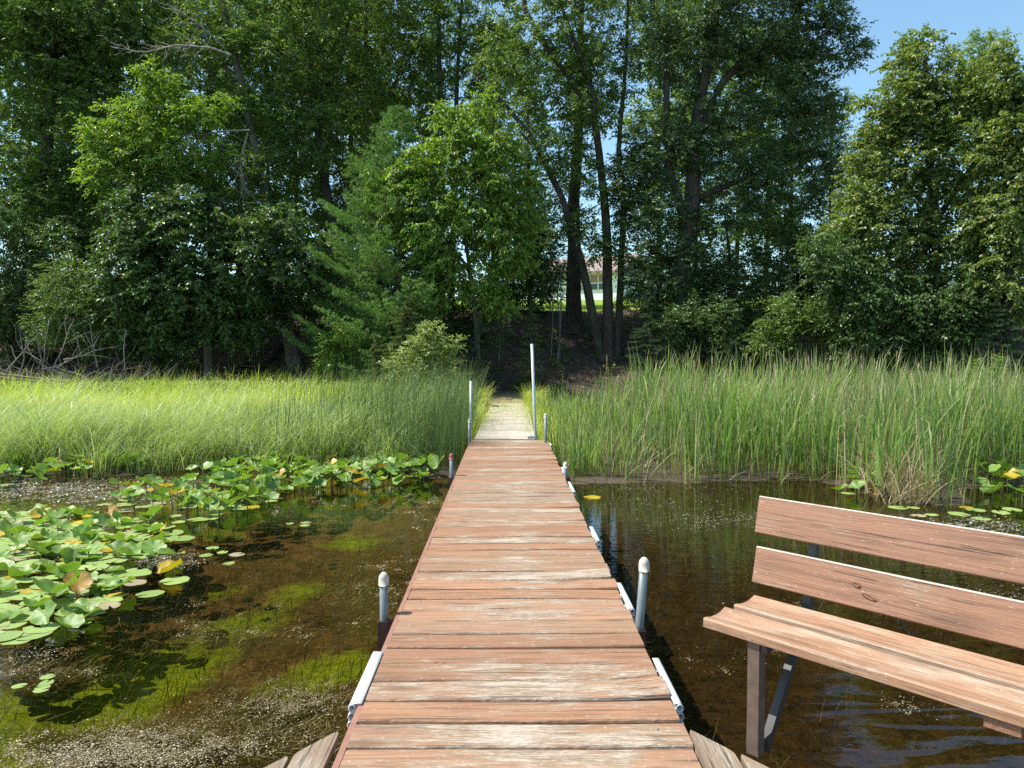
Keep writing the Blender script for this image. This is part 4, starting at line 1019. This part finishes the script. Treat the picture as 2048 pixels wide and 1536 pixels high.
# ------------------------------------------------------------------ house beyond the lawn
HY = 62.0
hx0, hx1 = P(1010, 600, HY).x, P(1236, 600, HY).x; hzb = hz((hx0 + hx1) / 2, HY) - .1; ze = P(1200, 546, HY).z
house = empty('house', ((hx0 + hx1) / 2, HY + 4, hzb), 'white clapboard house with a brown shingle roof beyond the lawn', 'house'); HO = house.location.copy()
def hbox(name, x0, x1, y0, y1, z0, z1, mat, par=None):
    return MB().box(((x0 + x1) / 2, (y0 + y1) / 2, (z0 + z1) / 2), (x1 - x0, y1 - y0, z1 - z0)).build(name, M[mat], par or house, origin=HO)
hbox('wall', hx0, hx1, HY, HY + 8, hzb, ze, 'siding')
hbox('fascia', hx0 - .4, hx1 + .4, HY - .45, HY - .40, ze - .02, ze + .24, 'trim')
m = MB(); zr = ze + 2.1
m.add([(hx0 - .4, HY - .5, ze + .24), (hx1 + .4, HY - .5, ze + .24), (hx1 + .4, HY + 4, zr), (hx0 - .4, HY + 4, zr), (hx1 + .4, HY + 8.5, ze + .24), (hx0 - .4, HY + 8.5, ze + .24), (hx0 - .4, HY - .5, ze), (hx1 + .4, HY - .5, ze), (hx1 + .4, HY + 8.5, ze), (hx0 - .4, HY + 8.5, ze)],
      [[0, 1, 2, 3], [3, 2, 4, 5], [6, 9, 8, 7], [0, 6, 7, 1], [5, 4, 8, 9]])
m.F.append(np.array([[0, 3, 6], [3, 9, 6], [3, 5, 9], [1, 7, 2], [2, 7, 8], [2, 8, 4]])); m.build('roof', M['roof'], house, origin=HO)
z0w, z1w = P(1200, 577, HY).z, P(1200, 548, HY).z
for a, b_ in ((1176, 1193), (1193.5, 1211.5), (1140, 1157), (1158, 1175), (1060, 1078), (1080, 1098)):
    xa, xb = P(a, 570, HY).x + .03, P(b_, 570, HY).x - .03
    wdw = hbox('window', xa, xb, HY - .02, HY + .05, z0w, z1w, 'glass')
    f = MB()
    for xx in (xa - .05, xb + .05): f.box((xx, HY - .04, (z0w + z1w) / 2), (.10, .08, z1w - z0w + .2))
    for zz in (z0w - .05, z1w + .05, (z0w + z1w) / 2 - .05): f.box(((xa + xb) / 2, HY - .035, zz), (xb - xa, .06, .08))
    f.build('frame', M['trim'], wdw, origin=HO)

house.location = HO + Vector((2.84, 1.9, 0)); house.rotation_euler = (0, 0, R(-32))
# ------------------------------------------------------------------ wooden stairs up the bank
sx0, sx1 = P(462, 725, 24.6), P(505, 725, 24.6)
zb = hz(sx0.x, 24.6)
st = empty('stairs', ((sx0.x + sx1.x) / 2, 24.6, zb), 'dark wooden stairs with slatted railings climbing the shaded bank', 'stairs'); SO = st.location.copy()
m = MB()
for k in range(9): m.box(((sx0.x + sx1.x) / 2 + .02 * k, 24.6 + k * .33, zb + .12 + k * .165), (sx1.x - sx0.x, .28, .04))
m.build('treads', M['stair'], st, origin=SO)
for xx in (sx0.x - .03, sx1.x + .03):
    m = MB(); bar(m, (xx, 24.45, zb - .02), (xx + .17, 27.5, zb + 1.45), .04, .22, (1, 0, 0)); m.build('stringer', M['stair'], st, origin=SO)
    m = MB(); bar(m, (xx, 24.45, zb + .98), (xx + .17, 27.5, zb + 2.45), .05, .08, (1, 0, 0))
    for k in range(15): bar(m, (xx + .011 * k, 24.5 + k * .2, zb + .1 + k * .098), (xx + .011 * k, 24.5 + k * .2, zb + .98 + k * .098), .03, .03, (1, 0, 0))
    m.build('railing', M['stair'], st, origin=SO)

# ------------------------------------------------------------------ trees
tree('oak_tree', 'tall dark oak with spreading limbs filling the corner above the brush pile', 'tree', [[.30, (70, 770), (75, 500), (95, 250), (110, 60), (60, -120)], [.14, (100, 220), (160, 120), (110, 50), (40, 10)], [.12, (105, 120), (180, 40), (250, -60)]],
     [(60, 130, 150, 120), (180, 230, 110, 120), (30, 330, 100, 110), (150, 60, 140, 90), (290, 60, 100, 90), (110, 430, 110, 90), (30, 20, 130, 80), (120, -110, 200, 90), (330, -90, 120, 80)], 27, 'l_mid', L=.14, Wd=.09, seed=21, dens=7)
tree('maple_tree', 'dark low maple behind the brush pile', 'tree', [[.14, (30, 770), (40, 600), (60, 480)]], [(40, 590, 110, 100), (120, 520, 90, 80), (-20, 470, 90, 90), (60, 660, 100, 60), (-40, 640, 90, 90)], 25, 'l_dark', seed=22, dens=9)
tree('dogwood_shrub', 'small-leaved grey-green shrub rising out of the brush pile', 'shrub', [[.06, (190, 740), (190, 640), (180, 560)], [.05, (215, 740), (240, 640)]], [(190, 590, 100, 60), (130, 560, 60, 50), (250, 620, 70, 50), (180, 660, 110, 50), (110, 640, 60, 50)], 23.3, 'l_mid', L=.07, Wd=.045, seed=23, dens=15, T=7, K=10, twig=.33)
tree('boxelder_tree', 'sunlit yellow-green box elder standing out against the dark trees', 'tree', [[.12, (300, 760), (290, 600), (275, 420), (270, 260), (300, 180)], [.06, (285, 420), (230, 330), (210, 290)]],
     [(270, 240, 70, 45), (225, 290, 45, 50), (330, 290, 70, 60), (200, 350, 45, 28), (320, 195, 45, 45), (260, 330, 60, 45), (380, 240, 50, 40), (310, 150, 30, 30), (180, 260, 25, 20), (350, 350, 50, 35), (425, 205, 35, 18), (165, 335, 26, 14), (230, 405, 42, 18), (400, 330, 34, 20), (440, 290, 26, 16), (300, 420, 50, 20)], 23.5, 'l_light', L=.14, Wd=.075, seed=24, dens=9, droop=.6)
tree('ash_tree', 'leaning pale-barked ash with bare dead limbs in its top', 'tree', [[.21, (592, 745), (580, 690), (565, 600), (530, 400), (500, 260), (470, 130), (445, 10), (430, -120)], [.09, (475, 160), (420, 100), (400, 20), (350, -60)]],
     [(560, 130, 110, 90), (470, 40, 110, 70), (600, 260, 90, 90), (440, 190, 70, 60), (380, 110, 60, 60), (560, -70, 160, 80), (540, 400, 80, 60), (660, 40, 60, 70), (495, 210, 45, 40, -.8), (520, 330, 40, 40, -.8), (455, 90, 45, 30, -.8)], 25.5, 'l_mid', 'bark2', seed=25, dens=6.5)
rsd = np.random.default_rng(3)
ash = [o for o in bpy.data.objects if o.name == 'ash_tree'][0]
def dead_limb(pts, Y, r_, n=30):
    dl = MB(); rp = resample([P(a, b, Y) for a, b in pts], .15); m = len(rp); dl.tube(rp, np.linspace(r_, .008, m), 5)
    for i in range(n):
        k = rsd.integers(m // 4, m - 1); p = rp[k]; d = nrm(rp[min(m - 1, k + 1)] - p + rsd.normal(0, .12, 3) + [0, 0, -.02]); ln_ = rsd.uniform(.25, .9)
        q = [p + d * ln_ * u + np.array([0, 0, -.10 * ln_ * u * u]) + rsd.normal(0, .025, 3) * (u > 0) for u in np.linspace(0, 1, 5)]
        dl.tube(q, np.linspace(.011, .005, 5), 4, False)
    dl.build('dead_limb', M['dead'], ash, True, origin=ash.location)
dead_limb([(462, 110), (420, 95), (350, 90), (290, 105), (230, 95)], 24.0, .045)
dead_limb([(455, 100), (400, 50), (340, 10)], 24.6, .03)
dead_limb([(500, 260), (450, 262), (400, 270), (350, 310)], 23.6, .035)
dead_limb([(495, 270), (480, 320), (485, 380)], 23.8, .025)
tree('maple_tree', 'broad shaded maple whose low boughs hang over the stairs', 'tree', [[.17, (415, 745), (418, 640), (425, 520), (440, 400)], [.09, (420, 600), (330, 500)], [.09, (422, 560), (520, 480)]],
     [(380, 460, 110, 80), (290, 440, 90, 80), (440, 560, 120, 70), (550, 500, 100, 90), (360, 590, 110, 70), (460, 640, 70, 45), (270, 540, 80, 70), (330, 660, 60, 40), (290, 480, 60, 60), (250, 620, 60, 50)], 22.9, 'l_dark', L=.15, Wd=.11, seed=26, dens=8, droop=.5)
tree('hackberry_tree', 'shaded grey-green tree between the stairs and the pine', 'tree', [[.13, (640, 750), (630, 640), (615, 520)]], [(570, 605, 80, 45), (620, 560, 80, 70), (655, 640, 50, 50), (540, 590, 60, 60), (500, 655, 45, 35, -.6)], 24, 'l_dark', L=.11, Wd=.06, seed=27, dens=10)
tree('basswood_tree', 'straight dark-trunked tree just behind the tip of the pine', 'tree', [[.22, (690, 760), (665, 450), (640, 300), (622, 170), (605, 0), (595, -130)], [.1, (630, 230), (680, 130), (700, 30)]],
     [(640, 70, 90, 80), (700, 180, 80, 80), (575, 200, 80, 80), (690, -40, 110, 80), (590, 330, 80, 60), (720, 300, 60, 60)], 27, 'l_mid', seed=28, dens=6)
tree('ash_tree', 'slim upright ash rising behind the pine top', 'tree', [[.17, (745, 700), (738, 300), (735, 100), (735, -130)], [.07, (737, 260), (790, 160), (820, 80)]],
     [(760, 40, 90, 90), (810, 160, 70, 80), (760, 230, 60, 70), (780, -90, 120, 70), (700, 100, 50, 60)], 29, 'l_mid', seed=29, dens=5.5)
tree('elm_tree', 'twin-trunked elm with thin foliage over the bright sapling', 'tree', [[.18, (880, 640), (886, 300), (880, 120), (870, -120)], [.15, (900, 640), (912, 320), (915, 150), (930, -100)]],
     [(850, 80, 80, 90), (930, 110, 80, 100), (970, 30, 80, 70), (880, -60, 140, 70), (860, 220, 50, 60), (960, 210, 50, 60), (1000, 110, 40, 60)], 28.5, 'l_mid', seed=30, dens=5.2)
conifer('white_pine', 'soft blue-green white pine with long feathery boughs', 22.7, (800, 770), (800, 205), 2.9, 41, bias=math.pi * .95)
tree('boxelder_tree', 'sunlit box elder with yellowish leaves in front of the pine', 'tree', [[.09, (965, 760), (950, 600), (930, 450), (925, 330), (900, 230)], [.05, (940, 540), (860, 440), (810, 380)], [.05, (940, 500), (1010, 420)]],
     [(825, 350, 55, 65), (780, 400, 40, 45), (900, 310, 55, 65), (965, 410, 75, 70), (870, 440, 85, 65), (1000, 470, 60, 60), (930, 540, 80, 50), (950, 300, 55, 60), (915, 230, 35, 35), (1010, 370, 50, 55), (870, 520, 50, 50), (1000, 300, 35, 50), (785, 470, 30, 22), (1045, 520, 38, 25), (760, 345, 24, 16), (985, 600, 50, 24), (905, 590, 40, 25), (1050, 430, 30, 40), (970, 215, 25, 30), (880, 230, 22, 22)], 22, 'l_light', L=.145, Wd=.085, seed=31, dens=8.5, droop=.75)
tree('maple_tree', 'dark maple sapling filling the gap beside the leaning trunk', 'tree', [[.09, (1060, 660), (1062, 560), (1055, 440)]], [(1060, 500, 55, 50), (1095, 560, 40, 35), (1040, 420, 50, 60), (1020, 560, 50, 40), (1110, 470, 35, 40), (1000, 590, 40, 30)], 26, 'l_dark', seed=32, dens=9)
tree('silver_maple_tree', 'clump of three dark trunks rising from one base beside the path', 'tree',
     [[.20, (1218, 692), (1211, 560), (1207, 430), (1196, 310), (1185, 240), (1150, 175), (1100, 110), (1050, 25), (1030, -100)], [.18, (1205, 692), (1185, 612), (1155, 490), (1120, 385), (1060, 270), (1000, 200), (945, 140)], [.14, (1232, 685), (1240, 560), (1246, 420), (1236, 300), (1252, 120), (1255, -80)], [.11, (1192, 270), (1190, 200), (1165, 120), (1120, 10), (1105, -100)]],
     [(1060, 80, 90, 90), (1150, 60, 80, 90), (1020, 220, 75, 60), (1130, 190, 50, 50), (1225, 130, 75, 95), (1170, 330, 45, 40), (1188, 492, 42, 22), (1165, 440, 40, 30), (1090, 380, 50, 40), (1255, 430, 40, 60), (1100, -70, 170, 70), (1235, -50, 90, 70), (1000, 130, 50, 50), (1265, 330, 45, 50), (1205, 385, 35, 35, -.7), (1115, 300, 45, 40, -.7), (1190, 225, 45, 40, -.7), (1225, 500, 25, 28, -.5), (1178, 470, 38, 26, -.6), (1190, 515, 32, 12, -.5), (1095, 450, 35, 30, -.5)], 25.6, 'l_mid', 'bark', seed=33, dens=5.6, droop=.55)
tree('cottonwood_tree', 'thickest straight trunk standing behind the three-trunk clump', 'tree', [[.31, (1148, 660), (1148, 540), (1150, 400), (1160, 200), (1165, -60)]], [(1150, 440, 40, 35), (1180, 180, 50, 60), (1140, 300, 35, 40), (1160, -20, 90, 60), (1150, 350, 50, 50, -.8), (1160, 240, 55, 50, -.8), (1165, 120, 55, 60, -.8), (1140, 180, 40, 50, -.8)], 28, 'l_mid', 'bark', seed=34, dens=6)
tree('oak_tree', 'massive grey-green oak leaning over the reeds, its crown cut against the sky', 'tree',
     [[.36, (1350, 740), (1358, 580), (1368, 490), (1386, 430), (1392, 300), (1405, 180), (1425, 80), (1445, -100)], [.17, (1375, 470), (1335, 330), (1330, 200), (1335, 40), (1330, -80)], [.16, (1405, 250), (1450, 160), (1500, 110), (1600, 60), (1680, 50)], [.12, (1390, 400), (1480, 360), (1560, 330), (1640, 290)]],
     [(1330, 290, 95, 70), (1300, 410, 80, 60), (1420, 240, 90, 70), (1360, 80, 120, 90), (1510, 60, 115, 80), (1630, 40, 85, 60), (1690, 90, 50, 45), (1570, 190, 90, 60), (1480, 330, 110, 55), (1600, 290, 80, 50), (1540, 390, 90, 35), (1320, 530, 85, 70), (1260, 350, 50, 50), (1640, 200, 50, 50), (1660, 360, 45, 50), (1430, 430, 90, 40), (1450, -60, 180, 70), (1620, -60, 100, 60), (1560, 120, 80, 60)], 25, 'l_blue', 'bark', L=.15, Wd=.07, seed=35, dens=8.5, droop=.3)
tree('locust_tree', 'airy dark tree between the oak and the bright linden', 'tree', [[.11, (1465, 720), (1462, 560), (1450, 430)]], [(1440, 600, 90, 75), (1400, 520, 70, 50), (1510, 540, 70, 50), (1560, 490, 70, 45), (1490, 650, 90, 50), (1620, 450, 50, 60)], 25.4, 'l_dark', seed=36, dens=9, L=.11)
tree('linden_tree', 'tall linden with yellow-tinged top against the open sky', 'tree', [[.20, (1870, 760), (1868, 500), (1855, 300), (1850, 110)], [.10, (1862, 420), (1770, 330), (1740, 280)], [.10, (1866, 450), (1950, 330), (1980, 220)]],
     [(1850, 130, 75, 55), (1790, 210, 80, 60), (1900, 210, 90, 80), (1965, 170, 55, 50), (1800, 330, 90, 80), (1920, 350, 100, 80), (1745, 300, 50, 60), (1760, 460, 95, 80), (1880, 480, 110, 90), (1840, 80, 40, 25), (1730, 400, 60, 60), (1830, 240, 80, 70), (1700, 480, 50, 60)], 22, 'l_yel', seed=37, dens=9, L=.13, Wd=.09, droop=.5)
tree('linden_tree', 'bushier linden at the frame side of the yellow-tinged one', 'tree', [[.17, (2010, 770), (2015, 500), (2020, 250), (2010, 130)]], [(2010, 150, 65, 50), (2050, 220, 70, 70), (2000, 280, 70, 70), (2060, 340, 70, 80), (2010, 430, 80, 80), (2080, 470, 80, 100), (2020, 560, 90, 80), (2000, 90, 25, 25), (2100, 300, 80, 120)], 20.5, 'l_yel', seed=38, dens=9, L=.14, Wd=.09, droop=.5)
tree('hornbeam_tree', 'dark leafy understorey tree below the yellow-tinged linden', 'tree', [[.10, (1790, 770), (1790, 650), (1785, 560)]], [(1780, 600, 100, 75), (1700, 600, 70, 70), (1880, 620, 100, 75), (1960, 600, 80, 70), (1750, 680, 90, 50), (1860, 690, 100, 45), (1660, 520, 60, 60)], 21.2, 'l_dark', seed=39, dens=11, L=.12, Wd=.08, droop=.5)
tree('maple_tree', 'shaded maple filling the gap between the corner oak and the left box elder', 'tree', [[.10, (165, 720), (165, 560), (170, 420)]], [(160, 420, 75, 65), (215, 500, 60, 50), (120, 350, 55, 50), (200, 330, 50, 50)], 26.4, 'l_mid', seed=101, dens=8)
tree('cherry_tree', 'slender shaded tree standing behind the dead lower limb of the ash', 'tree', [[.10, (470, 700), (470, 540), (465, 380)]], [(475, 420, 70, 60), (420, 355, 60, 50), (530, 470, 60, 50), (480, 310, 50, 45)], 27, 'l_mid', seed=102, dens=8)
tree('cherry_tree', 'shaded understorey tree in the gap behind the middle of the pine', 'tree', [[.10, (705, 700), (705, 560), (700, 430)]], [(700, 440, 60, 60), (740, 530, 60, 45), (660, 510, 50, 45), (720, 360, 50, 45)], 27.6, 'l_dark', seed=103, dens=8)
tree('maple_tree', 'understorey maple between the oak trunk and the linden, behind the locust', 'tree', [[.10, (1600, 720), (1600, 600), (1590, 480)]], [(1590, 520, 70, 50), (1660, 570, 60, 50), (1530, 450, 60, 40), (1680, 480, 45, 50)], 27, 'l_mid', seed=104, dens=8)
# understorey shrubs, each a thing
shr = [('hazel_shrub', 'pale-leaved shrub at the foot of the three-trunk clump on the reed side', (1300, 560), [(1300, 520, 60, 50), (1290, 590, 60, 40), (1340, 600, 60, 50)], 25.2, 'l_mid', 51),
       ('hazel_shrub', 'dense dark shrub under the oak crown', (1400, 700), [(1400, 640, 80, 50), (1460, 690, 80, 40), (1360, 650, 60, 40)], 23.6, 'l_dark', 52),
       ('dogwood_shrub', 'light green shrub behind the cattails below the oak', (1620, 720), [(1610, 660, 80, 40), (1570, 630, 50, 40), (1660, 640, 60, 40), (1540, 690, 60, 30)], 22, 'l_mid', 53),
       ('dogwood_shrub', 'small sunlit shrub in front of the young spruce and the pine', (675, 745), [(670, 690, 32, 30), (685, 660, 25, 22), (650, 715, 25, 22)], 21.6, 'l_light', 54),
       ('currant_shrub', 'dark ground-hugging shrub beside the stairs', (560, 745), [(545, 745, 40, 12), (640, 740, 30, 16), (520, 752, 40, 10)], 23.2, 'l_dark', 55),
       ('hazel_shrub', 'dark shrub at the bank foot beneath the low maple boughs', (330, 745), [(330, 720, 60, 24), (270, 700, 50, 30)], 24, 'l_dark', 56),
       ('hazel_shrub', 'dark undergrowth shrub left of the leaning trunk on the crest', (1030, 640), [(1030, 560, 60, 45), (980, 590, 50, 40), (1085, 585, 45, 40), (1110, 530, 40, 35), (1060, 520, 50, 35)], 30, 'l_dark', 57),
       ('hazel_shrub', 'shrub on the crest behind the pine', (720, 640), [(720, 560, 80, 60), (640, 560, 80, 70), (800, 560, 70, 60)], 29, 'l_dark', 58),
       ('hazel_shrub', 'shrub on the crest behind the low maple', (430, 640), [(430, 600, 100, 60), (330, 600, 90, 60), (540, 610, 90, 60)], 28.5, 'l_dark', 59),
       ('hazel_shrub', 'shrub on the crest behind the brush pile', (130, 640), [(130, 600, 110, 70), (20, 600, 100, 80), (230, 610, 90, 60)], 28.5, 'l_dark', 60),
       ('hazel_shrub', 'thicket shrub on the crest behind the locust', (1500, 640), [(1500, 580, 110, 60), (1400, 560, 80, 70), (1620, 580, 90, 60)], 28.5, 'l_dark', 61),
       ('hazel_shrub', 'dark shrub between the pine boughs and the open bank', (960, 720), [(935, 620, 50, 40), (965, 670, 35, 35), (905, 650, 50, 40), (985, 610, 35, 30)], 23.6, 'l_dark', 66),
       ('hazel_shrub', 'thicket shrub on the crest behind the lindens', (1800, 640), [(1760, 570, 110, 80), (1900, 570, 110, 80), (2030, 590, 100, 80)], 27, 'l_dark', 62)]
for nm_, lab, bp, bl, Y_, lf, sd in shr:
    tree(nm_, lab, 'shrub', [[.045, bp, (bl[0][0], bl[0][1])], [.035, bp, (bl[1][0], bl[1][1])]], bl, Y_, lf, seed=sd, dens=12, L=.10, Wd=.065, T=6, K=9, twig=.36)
# big-leaved sunlit willow bush at the sedge edge
tree('willow_shrub', 'bright sunlit round leafy bush at the end of the sedge beside the path', 'shrub', [[.035, (850, 800), (850, 720), (840, 670)], [.03, (855, 800), (890, 720)], [.03, (845, 800), (800, 720)]],
     [(850, 700, 45, 30), (820, 735, 50, 35), (885, 735, 40, 35), (850, 770, 60, 30), (910, 690, 16, 14), (850, 665, 16, 16), (870, 665, 14, 16), (905, 760, 26, 26)], 18.6, 'l_shrub', seed=63, dens=34, L=.095, Wd=.045, T=5, K=8, twig=.26, droop=.1, up=.55)
# taller woods behind: copies of one thin-crowned tree and one fuller tree
src = tree('poplar_tree', 'thin tall poplar at the back of the wood', 'tree', [[.16, (700, 640), (702, 300), (700, 60), (705, -140)]],
           [(700, 20, 70, 80), (670, 130, 60, 70), (735, 180, 60, 70), (690, 280, 60, 70), (730, 360, 50, 60), (700, -90, 80, 70), (680, 420, 50, 50)], 35, 'l_backlit', seed=71, dens=5.2, L=.15, Wd=.1, group='poplars at the back of the wood')
def copy_tree(s, loc, rz, sc_, label=None):
    r_ = s.copy(); COL.objects.link(r_); r_.location = loc; r_.rotation_euler = (0, 0, rz); r_.scale = (sc_,) * 3
    if label: r_['label'] = label
    for ch in list(s.children):
        c = ch.copy(); COL.objects.link(c); c.parent = r_
    return r_
for i, (px, Y_, s_, lab) in enumerate([(60, 36, 1.0, None), (150, 33, .8, None), (210, 34, .8, None), (290, 33, .85, None), (350, 37, .95, None), (420, 32, .8, None), (480, 35, .85, None), (540, 32, .75, None), (600, 38, .9, None), (660, 33, .8, None), (760, 34, .85, None), (860, 37, .85, None), (985, 40, .85, None), (1060, 36, .7, None), (1320, 37, .9, None), (1390, 34, .8, None), (1470, 40, .85, None), (1530, 33, .7, None), (1580, 37, .72, None), (1660, 33, .55, None), (1740, 33, .45, None), (1950, 34, .7, None)]):
    p = P(px, 640, Y_); p.z = hz(p.x, p.y) - .1
    copy_tree(src, p, 1.1 * i + .5, s_)

# young spruces
conifer('spruce_tree', 'olive young spruce in front of the pine, beside the leafy bush', 20.2, (775, 790), (822, 585), 1.15, 81, 'spruce', 'spruce', cat='spruce tree', low=.03, step=.20, whorl=7)
conifer('spruce_tree', 'small olive spruce clump at the edge of the marsh grass', 20.2, (748, 795), (752, 665), .5, 86, 'spruce', 'spruce', cat='spruce tree', low=.03, step=.17, whorl=7)
conifer('spruce_tree', 'broad dark spruce at the reed side of the path', 23, (1305, 760), (1300, 560), 1.0, 82, 'spruce', 'spruced', cat='spruce tree', low=.03, step=.22, whorl=7)
conifer('spruce_tree', 'dark young spruce with a long bare leader under the oak', 22.5, (1577, 770), (1580, 530), .85, 83, 'spruce', 'spruced', cat='spruce tree', low=.05, step=.26, whorl=6)
conifer('spruce_tree', 'blackish spruce standing behind the reeds at the frame side', 20, (2010, 790), (2000, 600), 1.2, 84, 'spruce', 'spruced', cat='spruce tree', low=.03, step=.22, whorl=8)
conifer('fir_sapling', 'thin see-through fir sapling on the bank in the middle of the path gap', 22.4, (1062, 770), (1065, 600), .62, 85, 'spruce', 'spruce', cat='fir sapling', low=.10, step=.25, whorl=7)
conifer('fir_sapling', 'faint shaded fir sapling next to the leafy bush', 21.4, (960, 790), (958, 640), .6, 87, 'spruce', 'spruced', cat='fir sapling', low=.15, step=.3, whorl=5)
# bare sapling stems on the bank
for i, (xa, ya, xb, yb_, Yv, rr0, lab) in enumerate([(1102, 678, 1104, 560, 25.6, .022, 'single thin grey sapling stem on the bank'), (1116, 682, 1122, 540, 25.5, .03, 'thicker of the paired grey sapling stems on the bank'), (1120, 682, 1112, 560, 25.6, .022, 'thinner of the paired grey sapling stems on the bank'), (998, 676, 996, 600, 25, .018, 'short thin sapling stem beside the pine boughs')]):
    a = P(xa, ya, Yv); a.z = hz(a.x, a.y) - .05; b_ = P(xb, yb_, Yv)
    m = MB().tube(resample([a, a.lerp(b_, .5) + Vector((.05, 0, 0)), b_], .3), np.linspace(rr0, rr0 * .5, len(resample([a, a.lerp(b_, .5) + Vector((.05, 0, 0)), b_], .3))), 7)
    tag(m.build('sapling', M['bark2'], smooth=True), lab, 'sapling')

# brush pile
rsb = np.random.default_rng(91); m = MB()
bc = P(140, 740, 21.8)
def stick(p, d, ln_, r_, curv=.25, fork=True):
    pts = []; cur = np.array(p, float); dd = nrm(np.array(d, float))
    for k in range(7):
        pts.append(cur.copy()); dd = nrm(dd + rsb.normal(0, curv * .3, 3)); cur = cur + dd * ln_ / 6
    m.tube(pts, np.linspace(r_, r_ * .35, 7), 5, False)
    if fork:
        for q in range(rsb.integers(1, 4)):
            k = rsb.integers(2, 6); stick(pts[k], nrm(dd + rsb.normal(0, .6, 3)), ln_ * rsb.uniform(.3, .6), r_ * .5, curv, False)
for i in range(260):
    x = bc.x + rsb.normal(0, 1.45); y = 21.7 + rsb.normal(0, .5); z = hz(x, y) + abs(rsb.normal(.5, .42)) * max(.25, 1 - abs(x - bc.x) / 3.4)
    a = rsb.random() * 6.28
    stick((x, y, z), (math.cos(a), .4 * math.sin(a), rsb.uniform(-.1, .5)), rsb.uniform(.7, 2.0), rsb.uniform(.006, .02), .5)
for px, py, dx, ln_, r_ in ((85, 735, -.05, 1.3, .022), (105, 740, .5, 1.6, .026), (85, 745, .25, 1.6, .02), (195, 735, -.05, 1.1, .024), (165, 720, -.2, 1.3, .02), (40, 745, .45, 1.4, .025), (10, 745, .7, 1.4, .025), (190, 700, -.25, .8, .02), (250, 740, -.3, 1.2, .02), (110, 690, .3, 1.0, .016)):
    p = P(px, py, 21.2); stick(tuple(p), (dx, 0, 1), ln_, r_, .35)
o = m.build('brush_pile', M['brush'], smooth=True); tag(o, 'tangled grey pile of dead cut branches behind the marsh grass', 'brush pile')
a, b_ = P(-20, 757, 20.4), P(210, 775, 20.4)
m = MB(); bar(m, a + Vector((0, 0, .06)), b_ + Vector((0, 0, -.02)), .05, .2, (0, 0, 1)); bar(m, a + Vector((0, .15, .13)), b_ + Vector((-.3, .15, .05)), .05, .18, (0, 0, 1))
tag(m.build('boards', M['stair']), 'old grey boards lying low in front of the brush pile', 'boards')
# brown dead sprig at the end of the gangway and a few tall weeds
def weed(name, label, px, py, Y_, h, mat, seed, bush=.14, k=26, cat='weed'):
    rs_ = np.random.default_rng(seed); b = P(px, py, Y_); b.z = hz(b.x, b.y)
    e = empty(name, b, label, cat); m = MB().tube([b, b + Vector((.02, 0, h * .5)), b + Vector((.03, 0, h))], [.008, .006, .003], 5); m.build('stem', M['stalk'], e, origin=b)
    n = k * 6; tt = rs_.uniform(.25, 1, n); a = rs_.random(n) * 6.28; r_ = bush * (1.15 - tt * .8)
    c = np.stack([b.x + .025 * tt, np.full(n, b.y), b.z + h * tt], 1); d = np.stack([np.cos(a), np.sin(a), rs_.uniform(-.1, .7, n)], 1)
    V, F = leaf_cards(c, d, rs_.normal(0, .4, (n, 3)) + [0, 0, 1], r_ * rs_.uniform(.7, 1.2, n), .022); MB().add(V, F).build('leaves', M[mat], e, origin=b)
weed('goldenrod', 'tallest pale weed spike in front of the dark hollow', 303, 790, 19.8, .95, 'herb', 1, .2)
weed('goldenrod', 'shorter pale weed beside the tallest weed spike', 278, 790, 19.8, .72, 'herb', 2, .2)
weed('goldenrod', 'bright feathery weed above the bulrushes at the frame side', 1990, 790, 15.5, 1.62, 'herb', 3, .35, 40)
weed('goldenrod', 'second bright feathery weed above the bulrushes, lower one', 1950, 790, 15.5, 1.5, 'herb', 4, .28, 40)
weed('dead_sprig', 'rust-brown dead sprig beside the end of the gangway', 972, 850, 16.5, .75, 'l_brown', 5, .16, 8, 'dead plant')
weed('dead_branch', 'brown withered leaves hanging at the side of the brush pile', 280, 770, 21.5, 1.25, 'l_brown', 6, .3, 12, 'dead plant')
# low herbs with broad leaves along the top of the meadow
n = 5200; rs = np.random.default_rng(17)
x = rs.uniform(-14, -2, n); y = rs.uniform(18.8, 21.4, n); ok = in_view(x, y); x, y = x[ok], y[ok]; n = len(x)
c = np.stack([x, y, hgt(x, y) + rs.uniform(.35, .85, n)], 1)
m = MB(); sprays(m, c, rs.normal(0, 1, (n, 3)), 1, 7, .14, .075, .035, .2, rs, .6)
tag(m.build('herbs', M['herb']), 'pale leafy herbs mixed into the top of the marsh grass', 'herbs', kind='stuff')
